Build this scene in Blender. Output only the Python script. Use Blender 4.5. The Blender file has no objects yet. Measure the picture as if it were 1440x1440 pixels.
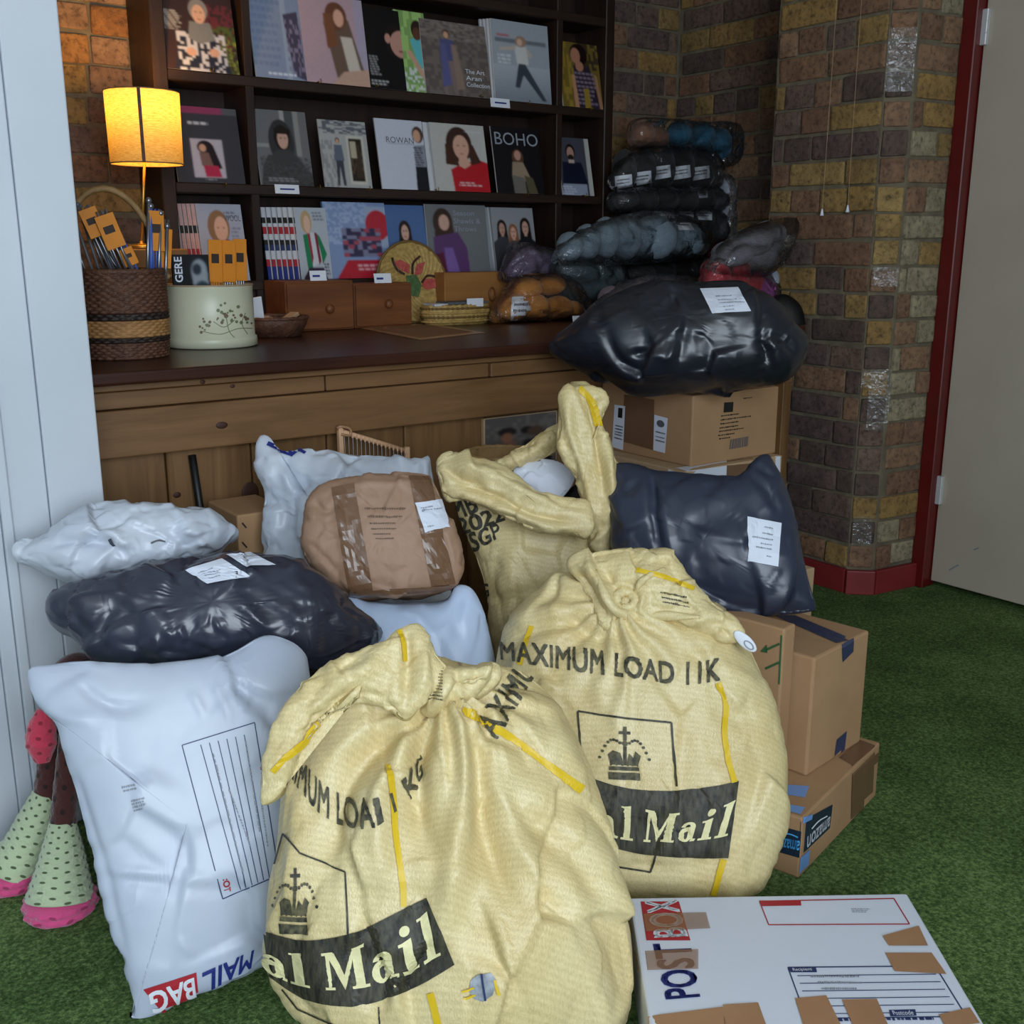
import bpy, bmesh, math, random
import numpy as np
from mathutils import Vector, Matrix, noise
from mathutils.bvhtree import BVHTree

scene = bpy.context.scene
COL = scene.collection
random.seed(7)

# ------------------------------------------------------------------ camera
F = 1510.0; H = 1.15; TH = math.radians(14.0); YAW = math.radians(36.4)
fw = np.array([math.sin(YAW)*math.cos(TH), math.cos(YAW)*math.cos(TH), -math.sin(TH)])
rt = np.array([math.cos(YAW), -math.sin(YAW), 0.0])
up = np.cross(rt, fw)
CAM = np.array([0.0, 0.0, H])
cd = bpy.data.cameras.new('camera'); cam = bpy.data.objects.new('camera', cd); COL.objects.link(cam)
cd.sensor_width = 36.0; cd.sensor_fit = 'HORIZONTAL'; cd.lens = F/1440*36; cd.clip_start = 0.02
M = Matrix([[rt[0], up[0], -fw[0], 0], [rt[1], up[1], -fw[1], 0], [rt[2], up[2], -fw[2], H], [0, 0, 0, 1]])
cam.matrix_world = M
scene.camera = cam

# ------------------------------------------------------------------ light
vs = scene.view_settings
vs.view_transform = 'Standard'; vs.look = 'None'; vs.gamma = 1.0; vs.use_curve_mapping = False
vs.exposure = 0.0
w = bpy.data.worlds.new('World'); scene.world = w; w.use_nodes = True
bg = w.node_tree.nodes['Background']; bg.inputs[0].default_value = (0.75, 0.86, 1.0, 1); bg.inputs[1].default_value = 1.0
def area(name, loc, target, sx, sy, power, colr):
    l = bpy.data.lights.new(name, 'AREA'); l.shape = 'RECTANGLE'; l.size = sx; l.size_y = sy
    l.energy = power; l.color = colr
    o = bpy.data.objects.new(name, l); COL.objects.link(o); o.location = loc
    o.rotation_euler = (Vector(target)-Vector(loc)).to_track_quat('-Z', 'Y').to_euler()
    return o
# daylight filling the opening of the shop window in the front wall, behind the camera
area('window_front_offscreen', (-.22, -1.49, 1.57), (-.22, 2.0, 1.3), 1.86, 1.98, 98, (0.78, 0.89, 1.0))

# ------------------------------------------------------------------ pixel helpers
def ray(x, y): return fw + rt*(x-720)/F - up*(y-720)/F
def onz(x, y, z=0.0):
    d = ray(x, y); return CAM + d*(z-H)/d[2]
def ony(x, y, Y):
    d = ray(x, y); return CAM + d*Y/d[1]
def onx(x, y, X):
    d = ray(x, y); return CAM + d*X/d[0]
def atd(x, y, D): return CAM + ray(x, y)*D
def projv(P):
    q = np.asarray(P)-CAM; z = q@fw
    return np.stack([720+F*(q@rt)/z, 720-F*(q@up)/z], -1)

# ------------------------------------------------------------------ materials
def lin(h):
    h = h.lstrip('#'); v = [int(h[i:i+2], 16)/255 for i in (0, 2, 4)]
    return tuple(x/12.92 if x <= .04045 else ((x+.055)/1.055)**2.4 for x in v)
MATS = {}
def nmat(name):
    m = bpy.data.materials.new(name); m.use_nodes = True
    nt = m.node_tree; b = nt.nodes['Principled BSDF']
    MATS[name] = m
    return m, nt, b, nt.nodes, nt.links
def tc(nt, kind='Object', scale=(1, 1, 1)):
    t = nt.nodes.new('ShaderNodeTexCoord'); mp = nt.nodes.new('ShaderNodeMapping')
    mp.inputs['Scale'].default_value = scale
    nt.links.new(t.outputs[kind], mp.inputs[0]); return mp.outputs[0]
def ntex(nt, vec, scale, detail=4, rough=.55, dist=0.0):
    n = nt.nodes.new('ShaderNodeTexNoise'); n.inputs['Scale'].default_value = scale
    n.inputs['Detail'].default_value = detail; n.inputs['Roughness'].default_value = rough
    n.inputs['Distortion'].default_value = dist
    nt.links.new(vec, n.inputs['Vector']); return n
def ramp(nt, fac, stops):
    r = nt.nodes.new('ShaderNodeValToRGB'); e = r.color_ramp.elements
    while len(e) < len(stops): e.new(0.5)
    for el, (p, c) in zip(e, stops): el.position = p; el.color = (*c, 1) if len(c) == 3 else c
    nt.links.new(fac, r.inputs[0]); return r.outputs[0]
def bump(nt, b, h, strength, dist=.01):
    n = nt.nodes.new('ShaderNodeBump'); n.inputs['Strength'].default_value = strength; n.inputs['Distance'].default_value = dist
    nt.links.new(h, n.inputs['Height'])
    nt.links.new(n.outputs[0], b.inputs['Normal']); return n
def plain(name, col, rough=.6, col2=None, vscale=8, bscale=None, bstr=.2, bdist=.002, spec=.5, metal=0, sheen=0, stretch=(1, 1, 1)):
    m, nt, b, N, L = nmat(name)
    b.inputs['Base Color'].default_value = (*lin(col), 1); b.inputs['Roughness'].default_value = rough
    b.inputs['Specular IOR Level'].default_value = spec; b.inputs['Metallic'].default_value = metal
    if sheen: b.inputs['Sheen Weight'].default_value = sheen
    if col2 or bscale: v = tc(nt, 'Object', stretch)
    if col2:
        n = ntex(nt, v, vscale, 5)
        L.new(ramp(nt, n.outputs['Fac'], [(.35, lin(col)), (.68, lin(col2))]), b.inputs['Base Color'])
    if bscale:
        n2 = ntex(nt, v, bscale, 4); bump(nt, b, n2.outputs['Fac'], bstr, bdist)
    return m
def plastic(name, col, rough=.3, crinkle=14, bstr=.35, bdist=.012, col2=None, spec=.5, coat=0.0):
    """poly mailer film: broad soft creases and sharper crinkles"""
    m, nt, b, N, L = nmat(name)
    b.inputs['Base Color'].default_value = (*lin(col), 1); b.inputs['Roughness'].default_value = rough
    b.inputs['Specular IOR Level'].default_value = spec
    if coat: b.inputs['Coat Weight'].default_value = coat; b.inputs['Coat Roughness'].default_value = .12
    v = tc(nt)
    n = ntex(nt, v, crinkle*.55, 2, .5, .8)
    mt = N.new('ShaderNodeMath'); mt.operation = 'SUBTRACT'; mt.inputs[1].default_value = .5; L.new(n.outputs['Fac'], mt.inputs[0])
    ab = N.new('ShaderNodeMath'); ab.operation = 'ABSOLUTE'; L.new(mt.outputs[0], ab.inputs[0])
    rg = N.new('ShaderNodeMapRange'); rg.inputs[1].default_value = 0; rg.inputs[2].default_value = .05; rg.inputs[3].default_value = 1; rg.inputs[4].default_value = 0; L.new(ab.outputs[0], rg.inputs[0])
    msk = ntex(nt, v, crinkle*.35, 2); rm = N.new('ShaderNodeMapRange'); rm.inputs[1].default_value = .5; rm.inputs[2].default_value = .68; L.new(msk.outputs['Fac'], rm.inputs[0])
    pm = N.new('ShaderNodeMath'); pm.operation = 'MULTIPLY'; L.new(rg.outputs[0], pm.inputs[0]); L.new(rm.outputs[0], pm.inputs[1])
    lo = ntex(nt, v, crinkle*.8, 2, .5, .4)
    pw = N.new('ShaderNodeMath'); pw.operation = 'MULTIPLY_ADD'; pw.inputs[1].default_value = .55; L.new(pm.outputs[0], pw.inputs[0]); L.new(lo.outputs['Fac'], pw.inputs[2])
    bump(nt, b, pw.outputs[0], bstr, bdist)
    if col2:
        n2 = ntex(nt, v, 5, 3)
        L.new(ramp(nt, n2.outputs['Fac'], [(.4, lin(col)), (.65, lin(col2))]), b.inputs['Base Color'])
    return m
def wood(name, c1, c2, rough=.45, axis=0, scale=3.0, spec=.4, knots=False):
    m, nt, b, N, L = nmat(name)
    sc = [12, 12, 12]; sc[axis] = 1.0
    v = tc(nt, 'Object', tuple(sc))
    n = ntex(nt, v, scale, 6, .6, .6)
    c = ramp(nt, n.outputs['Fac'], [(.3, lin(c1)), (.7, lin(c2))])
    L.new(c, b.inputs['Base Color']); b.inputs['Roughness'].default_value = rough; b.inputs['Specular IOR Level'].default_value = spec
    n2 = ntex(nt, v, scale*4, 4); bump(nt, b, n2.outputs['Fac'], .25, .002)
    return m
def attr_mat(name, rough=.35, attr='Col', spec=.4):
    m, nt, b, N, L = nmat(name)
    a = N.new('ShaderNodeAttribute'); a.attribute_name = attr
    L.new(a.outputs['Color'], b.inputs['Base Color']); b.inputs['Roughness'].default_value = rough
    b.inputs['Specular IOR Level'].default_value = spec
    return m
def film(name, tint='ffffff', amount=.16, rough=.12):
    """clear plastic: mostly see-through, a little milky, with a crinkled shine"""
    m, nt, b, N, L = nmat(name)
    b.inputs['Base Color'].default_value = (*lin(tint), 1); b.inputs['Roughness'].default_value = .4
    tr = N.new('ShaderNodeBsdfTransparent'); gl_ = N.new('ShaderNodeBsdfGlossy'); gl_.inputs['Roughness'].default_value = rough
    v = tc(nt); n = ntex(nt, v, 26, 2, .5, 2.0)
    bp = bump(nt, b, n.outputs['Fac'], .6, .014); L.new(bp.outputs[0], gl_.inputs['Normal'])
    m1 = N.new('ShaderNodeMixShader'); m1.inputs[0].default_value = amount; L.new(tr.outputs[0], m1.inputs[1]); L.new(b.outputs[0], m1.inputs[2])
    lw = N.new('ShaderNodeFresnel'); lw.inputs[0].default_value = 1.5; L.new(bp.outputs[0], lw.inputs['Normal'])
    m2 = N.new('ShaderNodeMixShader'); L.new(lw.outputs[0], m2.inputs[0]); L.new(m1.outputs[0], m2.inputs[1]); L.new(gl_.outputs[0], m2.inputs[2])
    L.new(m2.outputs[0], N['Material Output'].inputs['Surface'])
    return m

# the carpet
def carpet():
    m, nt, b, N, L = nmat('green_carpet')
    v = tc(nt)
    n1 = ntex(nt, v, 140, 3, .7); n2 = ntex(nt, v, 5, 3)
    mx = N.new('ShaderNodeMath'); mx.operation = 'MULTIPLY_ADD'; mx.inputs[1].default_value = .75; L.new(n1.outputs['Fac'], mx.inputs[0])
    m2 = N.new('ShaderNodeMath'); m2.operation = 'MULTIPLY'; m2.inputs[1].default_value = .25; L.new(n2.outputs['Fac'], m2.inputs[0]); L.new(m2.outputs[0], mx.inputs[2])
    L.new(ramp(nt, mx.outputs[0], [(.36, lin('30451f')), (.5, lin('526b3a')), (.64, lin('7c955a'))]), b.inputs['Base Color'])
    b.inputs['Roughness'].default_value = .95; b.inputs['Specular IOR Level'].default_value = .15
    n3 = ntex(nt, v, 260, 3, .7); bump(nt, b, n3.outputs['Fac'], .9, .006)
    return m
carpet()
# bricks: colour from the object, speckle and pits from noise
def brickmat():
    m, nt, b, N, L = nmat('stock_brick')
    oi = N.new('ShaderNodeObjectInfo'); g = N.new('ShaderNodeNewGeometry')
    mp = N.new('ShaderNodeMapping'); L.new(g.outputs['Position'], mp.inputs[0])
    n = ntex(nt, mp.outputs[0], 60, 5, .7); n2 = ntex(nt, mp.outputs[0], 16, 4, .6)
    mul = N.new('ShaderNodeMixRGB'); mul.blend_type = 'MULTIPLY'; mul.inputs[0].default_value = .85
    L.new(oi.outputs['Color'], mul.inputs[1]); L.new(ramp(nt, n.outputs['Fac'], [(.3, (.18, .15, .13)), (.5, (1, 1, 1)), (.75, (1.35, 1.3, 1.2))]), mul.inputs[2])
    mul2 = N.new('ShaderNodeMixRGB'); mul2.blend_type = 'MULTIPLY'; mul2.inputs[0].default_value = .7
    L.new(mul.outputs[0], mul2.inputs[1]); L.new(ramp(nt, n2.outputs['Fac'], [(.3, (.55, .48, .42)), (.65, (1.15, 1.1, 1.0))]), mul2.inputs[2])
    L.new(mul2.outputs[0], b.inputs['Base Color']); b.inputs['Roughness'].default_value = .85
    bump(nt, b, n.outputs['Fac'], .8, .006)
brickmat()
plain('mortar', '756a55', .95, '5c5344', 18, 90, .7, .004)
plain('white_paint', 'c3c8cf', .45, 'bcc2ca', 3)
plain('cream_paint', 'b4a999', .5, 'ada191', 3)
plain('ceiling_paint', 'cfcbc2', .8)
plain('red_paint', '641210', .4, '560d0b', 6)
plain('red_skirting', '84282a', .45, '762022', 6)
plain('metal_white', 'cfcfcf', .35, metal=.3)
plain('brass', '8a6a2c', .35, metal=.9)
wood('pine_front', '634527', '7f5c3a', .5, 0, 2.4)
wood('pine_vertical', '644526', '82603a', .55, 2, 2.4)
wood('dark_top', '2a130b', '45241a', .32, 0, 2.0)
wood('dark_shelf', '1e120c', '322017', .5, 0, 2.5)
wood('dark_shelf_upright', '1e120c', '322017', .5, 2, 2.5)
wood('drawer_wood', '5c3218', '7d4a26', .5, 0, 2.0)
wood('pale_wood', 'c79a74', 'dab08c', .6, 0, 3)
wood('box_wood', '8a5a2c', '9d6c38', .55, 0, 2)
plain('knot', '3a1d0e', .6)
plain('black', '0a0a0b', .5)
plain('white_card', 'dcdfe6', .6)
plain('paper_white', 'd3d8e4', .55)
plain('ink_black', '14130f', .6)
plain('ink_soft', '55565c', .7)
plain('ink_grey', '8d929c', .7)
plain('ink_blue', '1d2c78', .5)
plain('ink_navy', '26345f', .5)
plain('ink_red', 'a8222e', .5)
plain('ink_green', '2f5a35', .6)
plastic('poly_white', 'b8c0ce', .36, 13, .30, .010, 'aeb7c8')
plastic('poly_white_crumpled', 'c6ccd6', .34, 16, .55, .014, 'b4bcc8')
plastic('poly_pale_blue', 'b9c9e2', .34, 12, .3, .010)
plastic('poly_navy', '2b3142', .34, 10, .28, .010, '262b3a', .55)
plastic('poly_slate', '333644', .27, 14, .45, .012, '2b2d3a', .6)
plastic('poly_ink', '1e222b', .3, 12, .35, .011, '191c24', .55)
plastic('poly_black', '0b0b0d', .45, 10, .3, .01)
def sackmat():
    m, nt, b, N, L = nmat('woven_yellow')
    v = tc(nt)
    n = ntex(nt, v, 9, 4); n2 = ntex(nt, tc(nt, 'Object', (1, 1, .3)), 420, 2)
    c = ramp(nt, n.outputs['Fac'], [(.3, lin('d3bd87')), (.7, lin('dfcfa0'))])
    mul = N.new('ShaderNodeMixRGB'); mul.blend_type = 'MULTIPLY'; mul.inputs[0].default_value = .4
    L.new(c, mul.inputs[1]); L.new(ramp(nt, n2.outputs['Fac'], [(.35, (.76, .72, .6)), (.6, (1.06, 1.05, 1.0))]), mul.inputs[2])
    L.new(mul.outputs[0], b.inputs['Base Color']); b.inputs['Roughness'].default_value = .42; b.inputs['Specular IOR Level'].default_value = .5
    wv = N.new('ShaderNodeTexVoronoi'); wv.inputs['Scale'].default_value = 380
    L.new(tc(nt, 'Object', (1, 1, .6)), wv.inputs['Vector'])
    wt = N.new('ShaderNodeTexWave'); wt.bands_direction = 'DIAGONAL'; wt.inputs['Scale'].default_value = 42; wt.inputs['Distortion'].default_value = .6; L.new(v, wt.inputs['Vector'])
    m3 = N.new('ShaderNodeMixRGB'); m3.blend_type = 'MULTIPLY'; m3.inputs[0].default_value = .3; L.new(mul.outputs[0], m3.inputs[1]); L.new(ramp(nt, wt.outputs['Color'], [(.2, (.82, .79, .7)), (.8, (1.04, 1.03, 1.0))]), m3.inputs[2]); L.new(m3.outputs[0], b.inputs['Base Color'])
    n3 = ntex(nt, v, 26, 4, .6, 1.5)
    ad = N.new('ShaderNodeMath'); ad.operation = 'MULTIPLY_ADD'; ad.inputs[1].default_value = 1.5; L.new(n3.outputs['Fac'], ad.inputs[0]); L.new(wv.outputs['Distance'], ad.inputs[2])
    bump(nt, b, ad.outputs[0], .25, .002)
sackmat()
plain('sack_stripe', 'd9b51e', .45)
plain('sack_print', '1f1e19', .6, '4c4938', 150, stretch=(1, 1, .12))
plain('sack_letter', 'd9cf9c', .5, 'e6dda8', 120)
plain('sack_ink_worn', '2c2b24', .65, '6a6448', 90)
plain('cardboard', 'a98560', .8, '9f7a56', 6, 120, .15, .002)
plain('cardboard_dark', '8a6440', .8, '7d5836', 6, 120, .15, .002)
plain('cardboard_pale', 'b79a78', .8, 'ab8d6a', 6)
plain('cardboard_grey', '6e5646', .8, '604a3c', 6)
plain('parcel_paper', 'a07f68', .62, '94735a', 7, 20, .4, .008)
plain('tape_brown', '74563f', .24, '6c4f3a', 8, 30, .15, .002)
plain('tape_pale', 'a87f5e', .3, '9e7554', 8)
plain('tape_navy', '39415e', .25, '2f3652', 9, 40, .3, .004)
plain('tape_blue', '6f97cf', .35)
plain('amazon_navy', '1d2b3c', .35)
plain('amazon_blue', '4fa3dc', .4)
plain('wicker_dark', '4a2c1e', .6, '63402c', 40, 90, .8, .006)
plain('wicker_black', '1d120d', .6, '2c1c14', 40)
plain('wicker_tan', 'a87c4a', .6, '8a6238', 40)
plain('wicker_handle', '9b7a4e', .6, '7f6038', 20, 60, .5, .004)
plain('straw', 'c0a05c', .65, '9a7a40', 60, 120, .7, .004)
plain('straw_dark', '6f5428', .7)
plain('tin_cream', 'c9c9ae', .35, 'c2c2a8', 4)
plain('tin_brown', '6f5a48', .5); plain('tin_green', '6d7450', .5); plain('tin_rim', 'a58f72', .4)
plain('needle_steel', '8f9298', .3, metal=.8); plain('needle_grey', '5c5f66', .4); plain('needle_blue', '3d5fae', .35)
plain('card_orange', 'd8861a', .45, 'cf7c14', 20); plain('card_dark', '2a1a10', .6)
plain('book_black', '18191c', .45)
plain('lamp_rod', 'c89a48', .3, metal=.7)
attr_mat('cover_print', .3)
plain('pages', 'b9b6b4', .8, 'a9a5a4', 90, stretch=(1, 1, .05))
plain('pages_pink', 'c9a09a', .8, 'b78d88', 90)
plain('spine_white', 'c6c6ca', .5); plain('spine_blue', '5d7fae', .45); plain('spine_grey', '8b9096', .5)
def yarn(name, c1, c2):
    m, nt, b, N, L = nmat(name)
    v = tc(nt, 'Object', (1, 1, 3.0)); n = ntex(nt, v, 55, 3, .6, 2.0)
    L.new(ramp(nt, n.outputs['Fac'], [(.3, lin(c1)), (.7, lin(c2))]), b.inputs['Base Color'])
    b.inputs['Roughness'].default_value = .9; b.inputs['Sheen Weight'].default_value = .08
    bump(nt, b, n.outputs['Fac'], .7, .006)
for nme, a, bb in (('greyblue', '667683', '7e8f9a'), ('charcoal', '101011', '222120'), ('teal', '174c68', '26708e'), ('brown', '6e4835', '8c6044'),
                   ('mustard', 'ad6a1e', 'c8822c'), ('purple', '52415c', '6e5a76'), ('slate', '2f3d44', '46565c'), ('red', 'a31826', 'c02634'),
                   ('silver', '5c5a62', '78767e'), ('magenta', '8c3a86', 'a94e9e'), ('mauve', '6c5c64', '8a7880'), ('palegrey', '8e93a2', 'a5aab8'), ('darkred', '6b0f14', '8a161c')):
    yarn('yarn_'+nme, a, bb)
film('film_clear', 'c8ced6', .02, .09); film('film_smoke', '8a8a90', .04, .1); film('film_dense', 'a8a8b0', .10, .14); film('film_tape', 'c8c4ba', .10, .08); plain('tape_see', 'a07450', .3); MATS['tape_see'].node_tree.nodes['Principled BSDF'].inputs['Alpha'].default_value = .55
def crochet(name, c1, c2, rows=90):
    m, nt, b, N, L = nmat(name)
    v = tc(nt, 'UV', (1, 1, 1))
    sx = N.new('ShaderNodeSeparateXYZ'); L.new(v, sx.inputs[0])
    def sn(out, per):
        a = N.new('ShaderNodeMath'); a.operation = 'MULTIPLY'; a.inputs[1].default_value = 2*math.pi/per; L.new(out, a.inputs[0])
        s_ = N.new('ShaderNodeMath'); s_.operation = 'SINE'; L.new(a.outputs[0], s_.inputs[0]); return s_.outputs[0]
    pr_ = N.new('ShaderNodeMath'); pr_.operation = 'MULTIPLY'; L.new(sn(sx.outputs[0], .15), pr_.inputs[0]); L.new(sn(sx.outputs[1], .11), pr_.inputs[1])
    L.new(ramp(nt, pr_.outputs[0], [(.0, lin(c1)), (.62, lin(c1)), (.82, lin(c2))]), b.inputs['Base Color'])
    b.inputs['Roughness'].default_value = .95; b.inputs['Sheen Weight'].default_value = .4
    n = ntex(nt, tc(nt), 180, 3)
    bump(nt, b, n.outputs['Fac'], .6, .004)
crochet('crochet_green', 'b4c19c', '4c5a3c'); crochet('crochet_brown', '4a201c', '200c0a'); crochet('crochet_pink', 'cf4a7e', 'a02c58'); crochet('crochet_red', 'c83a52', '8c2032')
# ------------------------------------------------------------------ object helpers
LOC = {}
BV = {}
def tag(o, label=None, cat=None, group=None, kind=None):
    if label: o['label'] = label
    if cat: o['category'] = cat
    if group: o['group'] = group
    if kind: o['kind'] = kind
    return o
def root(name, label, cat, loc, group=None):
    o = bpy.data.objects.new(name, None); COL.objects.link(o); o.location = tuple(loc); o.empty_display_size = .05
    LOC[o] = np.array(loc, float)
    return tag(o, label, cat, group)
def mesh(name, V, Fc, mat, parent=None, smooth=False, bvh=False, uv=None, origin=None):
    V = np.asarray(V, float).reshape(-1, 3)
    if parent is not None: L0 = LOC[parent]
    elif origin is not None: L0 = np.array(origin, float)
    else: L0 = np.array([(V[:, 0].min()+V[:, 0].max())/2, (V[:, 1].min()+V[:, 1].max())/2, V[:, 2].min()])
    me = bpy.data.meshes.new(name); me.from_pydata((V-L0).tolist(), [], [tuple(int(i) for i in f) for f in Fc])
    me.update()
    if smooth: me.polygons.foreach_set('use_smooth', [True]*len(me.polygons))
    if mat: me.materials.append(MATS[mat])
    if uv is not None:
        ul = me.uv_layers.new(name='UVMap')
        for lp in me.loops: ul.data[lp.index].uv = uv[lp.vertex_index]
    o = bpy.data.objects.new(name, me); COL.objects.link(o)
    if parent is not None: o.parent = parent
    else: o.location = tuple(L0)
    LOC[o] = L0
    if bvh: BV[o] = BVHTree.FromPolygons([Vector(v) for v in V], [tuple(int(i) for i in f) for f in Fc])
    return o
def hexa(c, ax, ay, az, bev=.0015, seg=1):
    c, ax, ay, az = [np.array(t, float) for t in (c, ax, ay, az)]
    bm = bmesh.new()
    vs_ = [bm.verts.new(c+ax*i+ay*j+az*k) for i, j, k in ((0,0,0),(1,0,0),(1,1,0),(0,1,0),(0,0,1),(1,0,1),(1,1,1),(0,1,1))]
    for f in ((0,3,2,1),(4,5,6,7),(0,1,5,4),(1,2,6,5),(2,3,7,6),(3,0,4,7)): bm.faces.new([vs_[i] for i in f])
    bmesh.ops.recalc_face_normals(bm, faces=bm.faces)
    if bev: bmesh.ops.bevel(bm, geom=list(bm.edges), offset=bev, segments=seg, affect='EDGES', profile=.5)
    bm.verts.index_update()
    V = [tuple(v.co) for v in bm.verts]; Fc = [[v.index for v in f.verts] for f in bm.faces]
    bm.free(); return V, Fc
def box(name, x0, x1, y0, y1, z0, z1, mat, parent=None, bev=.0015, seg=1, **k):
    V, Fc = hexa((x0, y0, z0), (x1-x0, 0, 0), (0, y1-y0, 0), (0, 0, z1-z0), bev, seg)
    return mesh(name, V, Fc, mat, parent, **k)
def join(*parts):
    V = []; Fc = []
    for v, f in parts:
        n = len(V); V += [tuple(p) for p in v]; Fc += [[i+n for i in q] for q in f]
    return V, Fc
def lathe(prof, c, n=40, cap=True, fn=None, arc=2*math.pi):
    V = []; Fc = []; m = len(prof)
    for i, (r, z) in enumerate(prof):
        for j in range(n):
            a = arc*j/n; rr = r
            if fn: rr = r*fn(a, z)
            V.append((c[0]+rr*math.cos(a), c[1]+rr*math.sin(a), c[2]+z))
    for i in range(m-1):
        for j in range(n): Fc.append((i*n+j, i*n+(j+1) % n, (i+1)*n+(j+1) % n, (i+1)*n+j))
    if cap:
        if prof[0][0] > 1e-4: Fc.append(tuple(range(n-1, -1, -1)))
        if prof[-1][0] > 1e-4: Fc.append(tuple(range((m-1)*n, m*n)))
    return V, Fc
def catmull(P, n, closed=False):
    P = np.asarray(P, float); m = len(P)
    out = []
    segs = m if closed else m-1
    for i in range(segs):
        if closed: p0, p1, p2, p3 = P[(i-1) % m], P[i], P[(i+1) % m], P[(i+2) % m]
        else: p0, p1, p2, p3 = P[max(i-1, 0)], P[i], P[i+1], P[min(i+2, m-1)]
        for t in np.linspace(0, 1, 12, endpoint=False):
            out.append(.5*((2*p1)+(p2-p0)*t+(2*p0-5*p1+4*p2-p3)*t*t+(-p0+3*p1-3*p2+p3)*t**3))
    if not closed: out.append(P[-1])
    out = np.array(out)
    Q = np.vstack([out, out[:1]]) if closed else out
    d = np.r_[0, np.cumsum(np.linalg.norm(np.diff(Q, axis=0), axis=1))]
    s = np.linspace(0, d[-1], n, endpoint=not closed)
    return np.stack([np.interp(s, d, Q[:, k]) for k in range(Q.shape[1])], 1)
def tube(P, R, n=10, flat=1.0, upv=None, caps=True, fn=None):
    """swept tube; R radius or list; flat squashes along the second frame axis"""
    P = np.asarray(P, float); m = len(P)
    R = np.full(m, R) if np.isscalar(R) else np.interp(np.linspace(0, 1, m), np.linspace(0, 1, len(R)), R)
    T = np.gradient(P, axis=0); T /= np.linalg.norm(T, axis=1)[:, None]+1e-12
    V = []; Fc = []
    ref = np.array(upv if upv is not None else (0, 0, 1.0))
    if upv is None and abs(T[0]@ref) > .9: ref = np.array((1.0, 0, 0))
    a = None
    for i in range(m):
        if a is None: a = ref-T[i]*(ref@T[i])
        else: a = a-T[i]*(a@T[i])
        a /= np.linalg.norm(a)+1e-12; b_ = np.cross(T[i], a)
        for j in range(n):
            th = 2*math.pi*j/n; k = fn(i/(m-1), th) if fn else 1.0
            V.append(P[i]+R[i]*k*(a*math.cos(th)*flat+b_*math.sin(th)))
    for i in range(m-1):
        for j in range(n): Fc.append((i*n+j, i*n+(j+1) % n, (i+1)*n+(j+1) % n, (i+1)*n+j))
    if caps: Fc.append(tuple(range(n-1, -1, -1))); Fc.append(tuple(range((m-1)*n, m*n)))
    return V, Fc
def ellipsoid(c, a1, a2, a3, nu=20, nv=12, fn=None):
    V = []; Fc = []; c, a1, a2, a3 = [np.array(t, float) for t in (c, a1, a2, a3)]
    for i in range(nv+1):
        ph = math.pi*i/nv-math.pi/2
        for j in range(nu):
            th = 2*math.pi*j/nu; k = fn(th, ph) if fn else 1
            V.append(c+k*(a1*math.cos(ph)*math.cos(th)+a2*math.sin(ph)+a3*math.cos(ph)*math.sin(th)))
    for i in range(nv):
        for j in range(nu): Fc.append((i*nu+j, i*nu+(j+1) % nu, (i+1)*nu+(j+1) % nu, (i+1)*nu+j))
    return V, Fc

# ---- soft things: an outline gives the shape of the bag's own cross plane, a membrane solution inflates it on both sides
def poisson(P2, G=72, its=900):
    mn = P2.min(0)-1e-4; mx = P2.max(0)+1e-4
    xs = np.linspace(mn[0], mx[0], G); ys = np.linspace(mn[1], mx[1], G)
    X, Y = np.meshgrid(xs, ys); ins = np.zeros(X.shape, bool)
    n = len(P2)
    for i in range(n):
        x1, y1 = P2[i]; x2, y2 = P2[(i+1) % n]
        if y1 == y2: continue
        c = (y1 > Y) != (y2 > Y)
        ins ^= c & (X < (x2-x1)*(Y-y1)/(y2-y1)+x1)
    hx = xs[1]-xs[0]; hy = ys[1]-ys[0]; ph = np.zeros(X.shape); wx = 1/hx**2; wy = 1/hy**2
    for _ in range(its):
        q = ph.copy()
        q[1:-1, 1:-1] = (wx*(ph[1:-1, 2:]+ph[1:-1, :-2])+wy*(ph[2:, 1:-1]+ph[:-2, 1:-1])+1)/(2*wx+2*wy)
        ph = np.where(ins, q, 0)
    ph /= ph.max()
    def samp(p):
        fx = np.clip((p[:, 0]-mn[0])/hx, 0, G-1.001); fy = np.clip((p[:, 1]-mn[1])/hy, 0, G-1.001)
        ix = fx.astype(int); iy = fy.astype(int); ax = fx-ix; ay = fy-iy
        return ph[iy, ix]*(1-ax)*(1-ay)+ph[iy, ix+1]*ax*(1-ay)+ph[iy+1, ix]*(1-ax)*ay+ph[iy+1, ix+1]*ax*ay
    return samp
def vnormals(V, Fc):
    A = np.array(Fc) if len({len(f) for f in Fc}) == 1 else np.array([list(f)+[f[-1]]*(4-len(f)) for f in Fc])
    d1 = V[A[:, 2]]-V[A[:, 0]]; d2 = V[A[:, 3]]-V[A[:, 1]]
    fn = np.cross(d1, d2); N = np.zeros_like(V)
    for k in range(4): np.add.at(N, A[:, k], fn)
    return N/(np.linalg.norm(N, axis=1)[:, None]+1e-15)
def segdist(P, line):
    best = np.full(len(P), 1e9); tt = np.zeros(len(P)); n = len(line)-1
    for i in range(n):
        a = np.array(line[i], float); b = np.array(line[i+1], float); ab = b-a
        t = np.clip(((P-a)@ab)/(ab@ab), 0, 1); d = np.linalg.norm(P-(a+t[:, None]*ab), axis=1)
        m_ = d < best; best[m_] = d[m_]; tt[m_] = (i+t[m_])/n
    return best, tt
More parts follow.
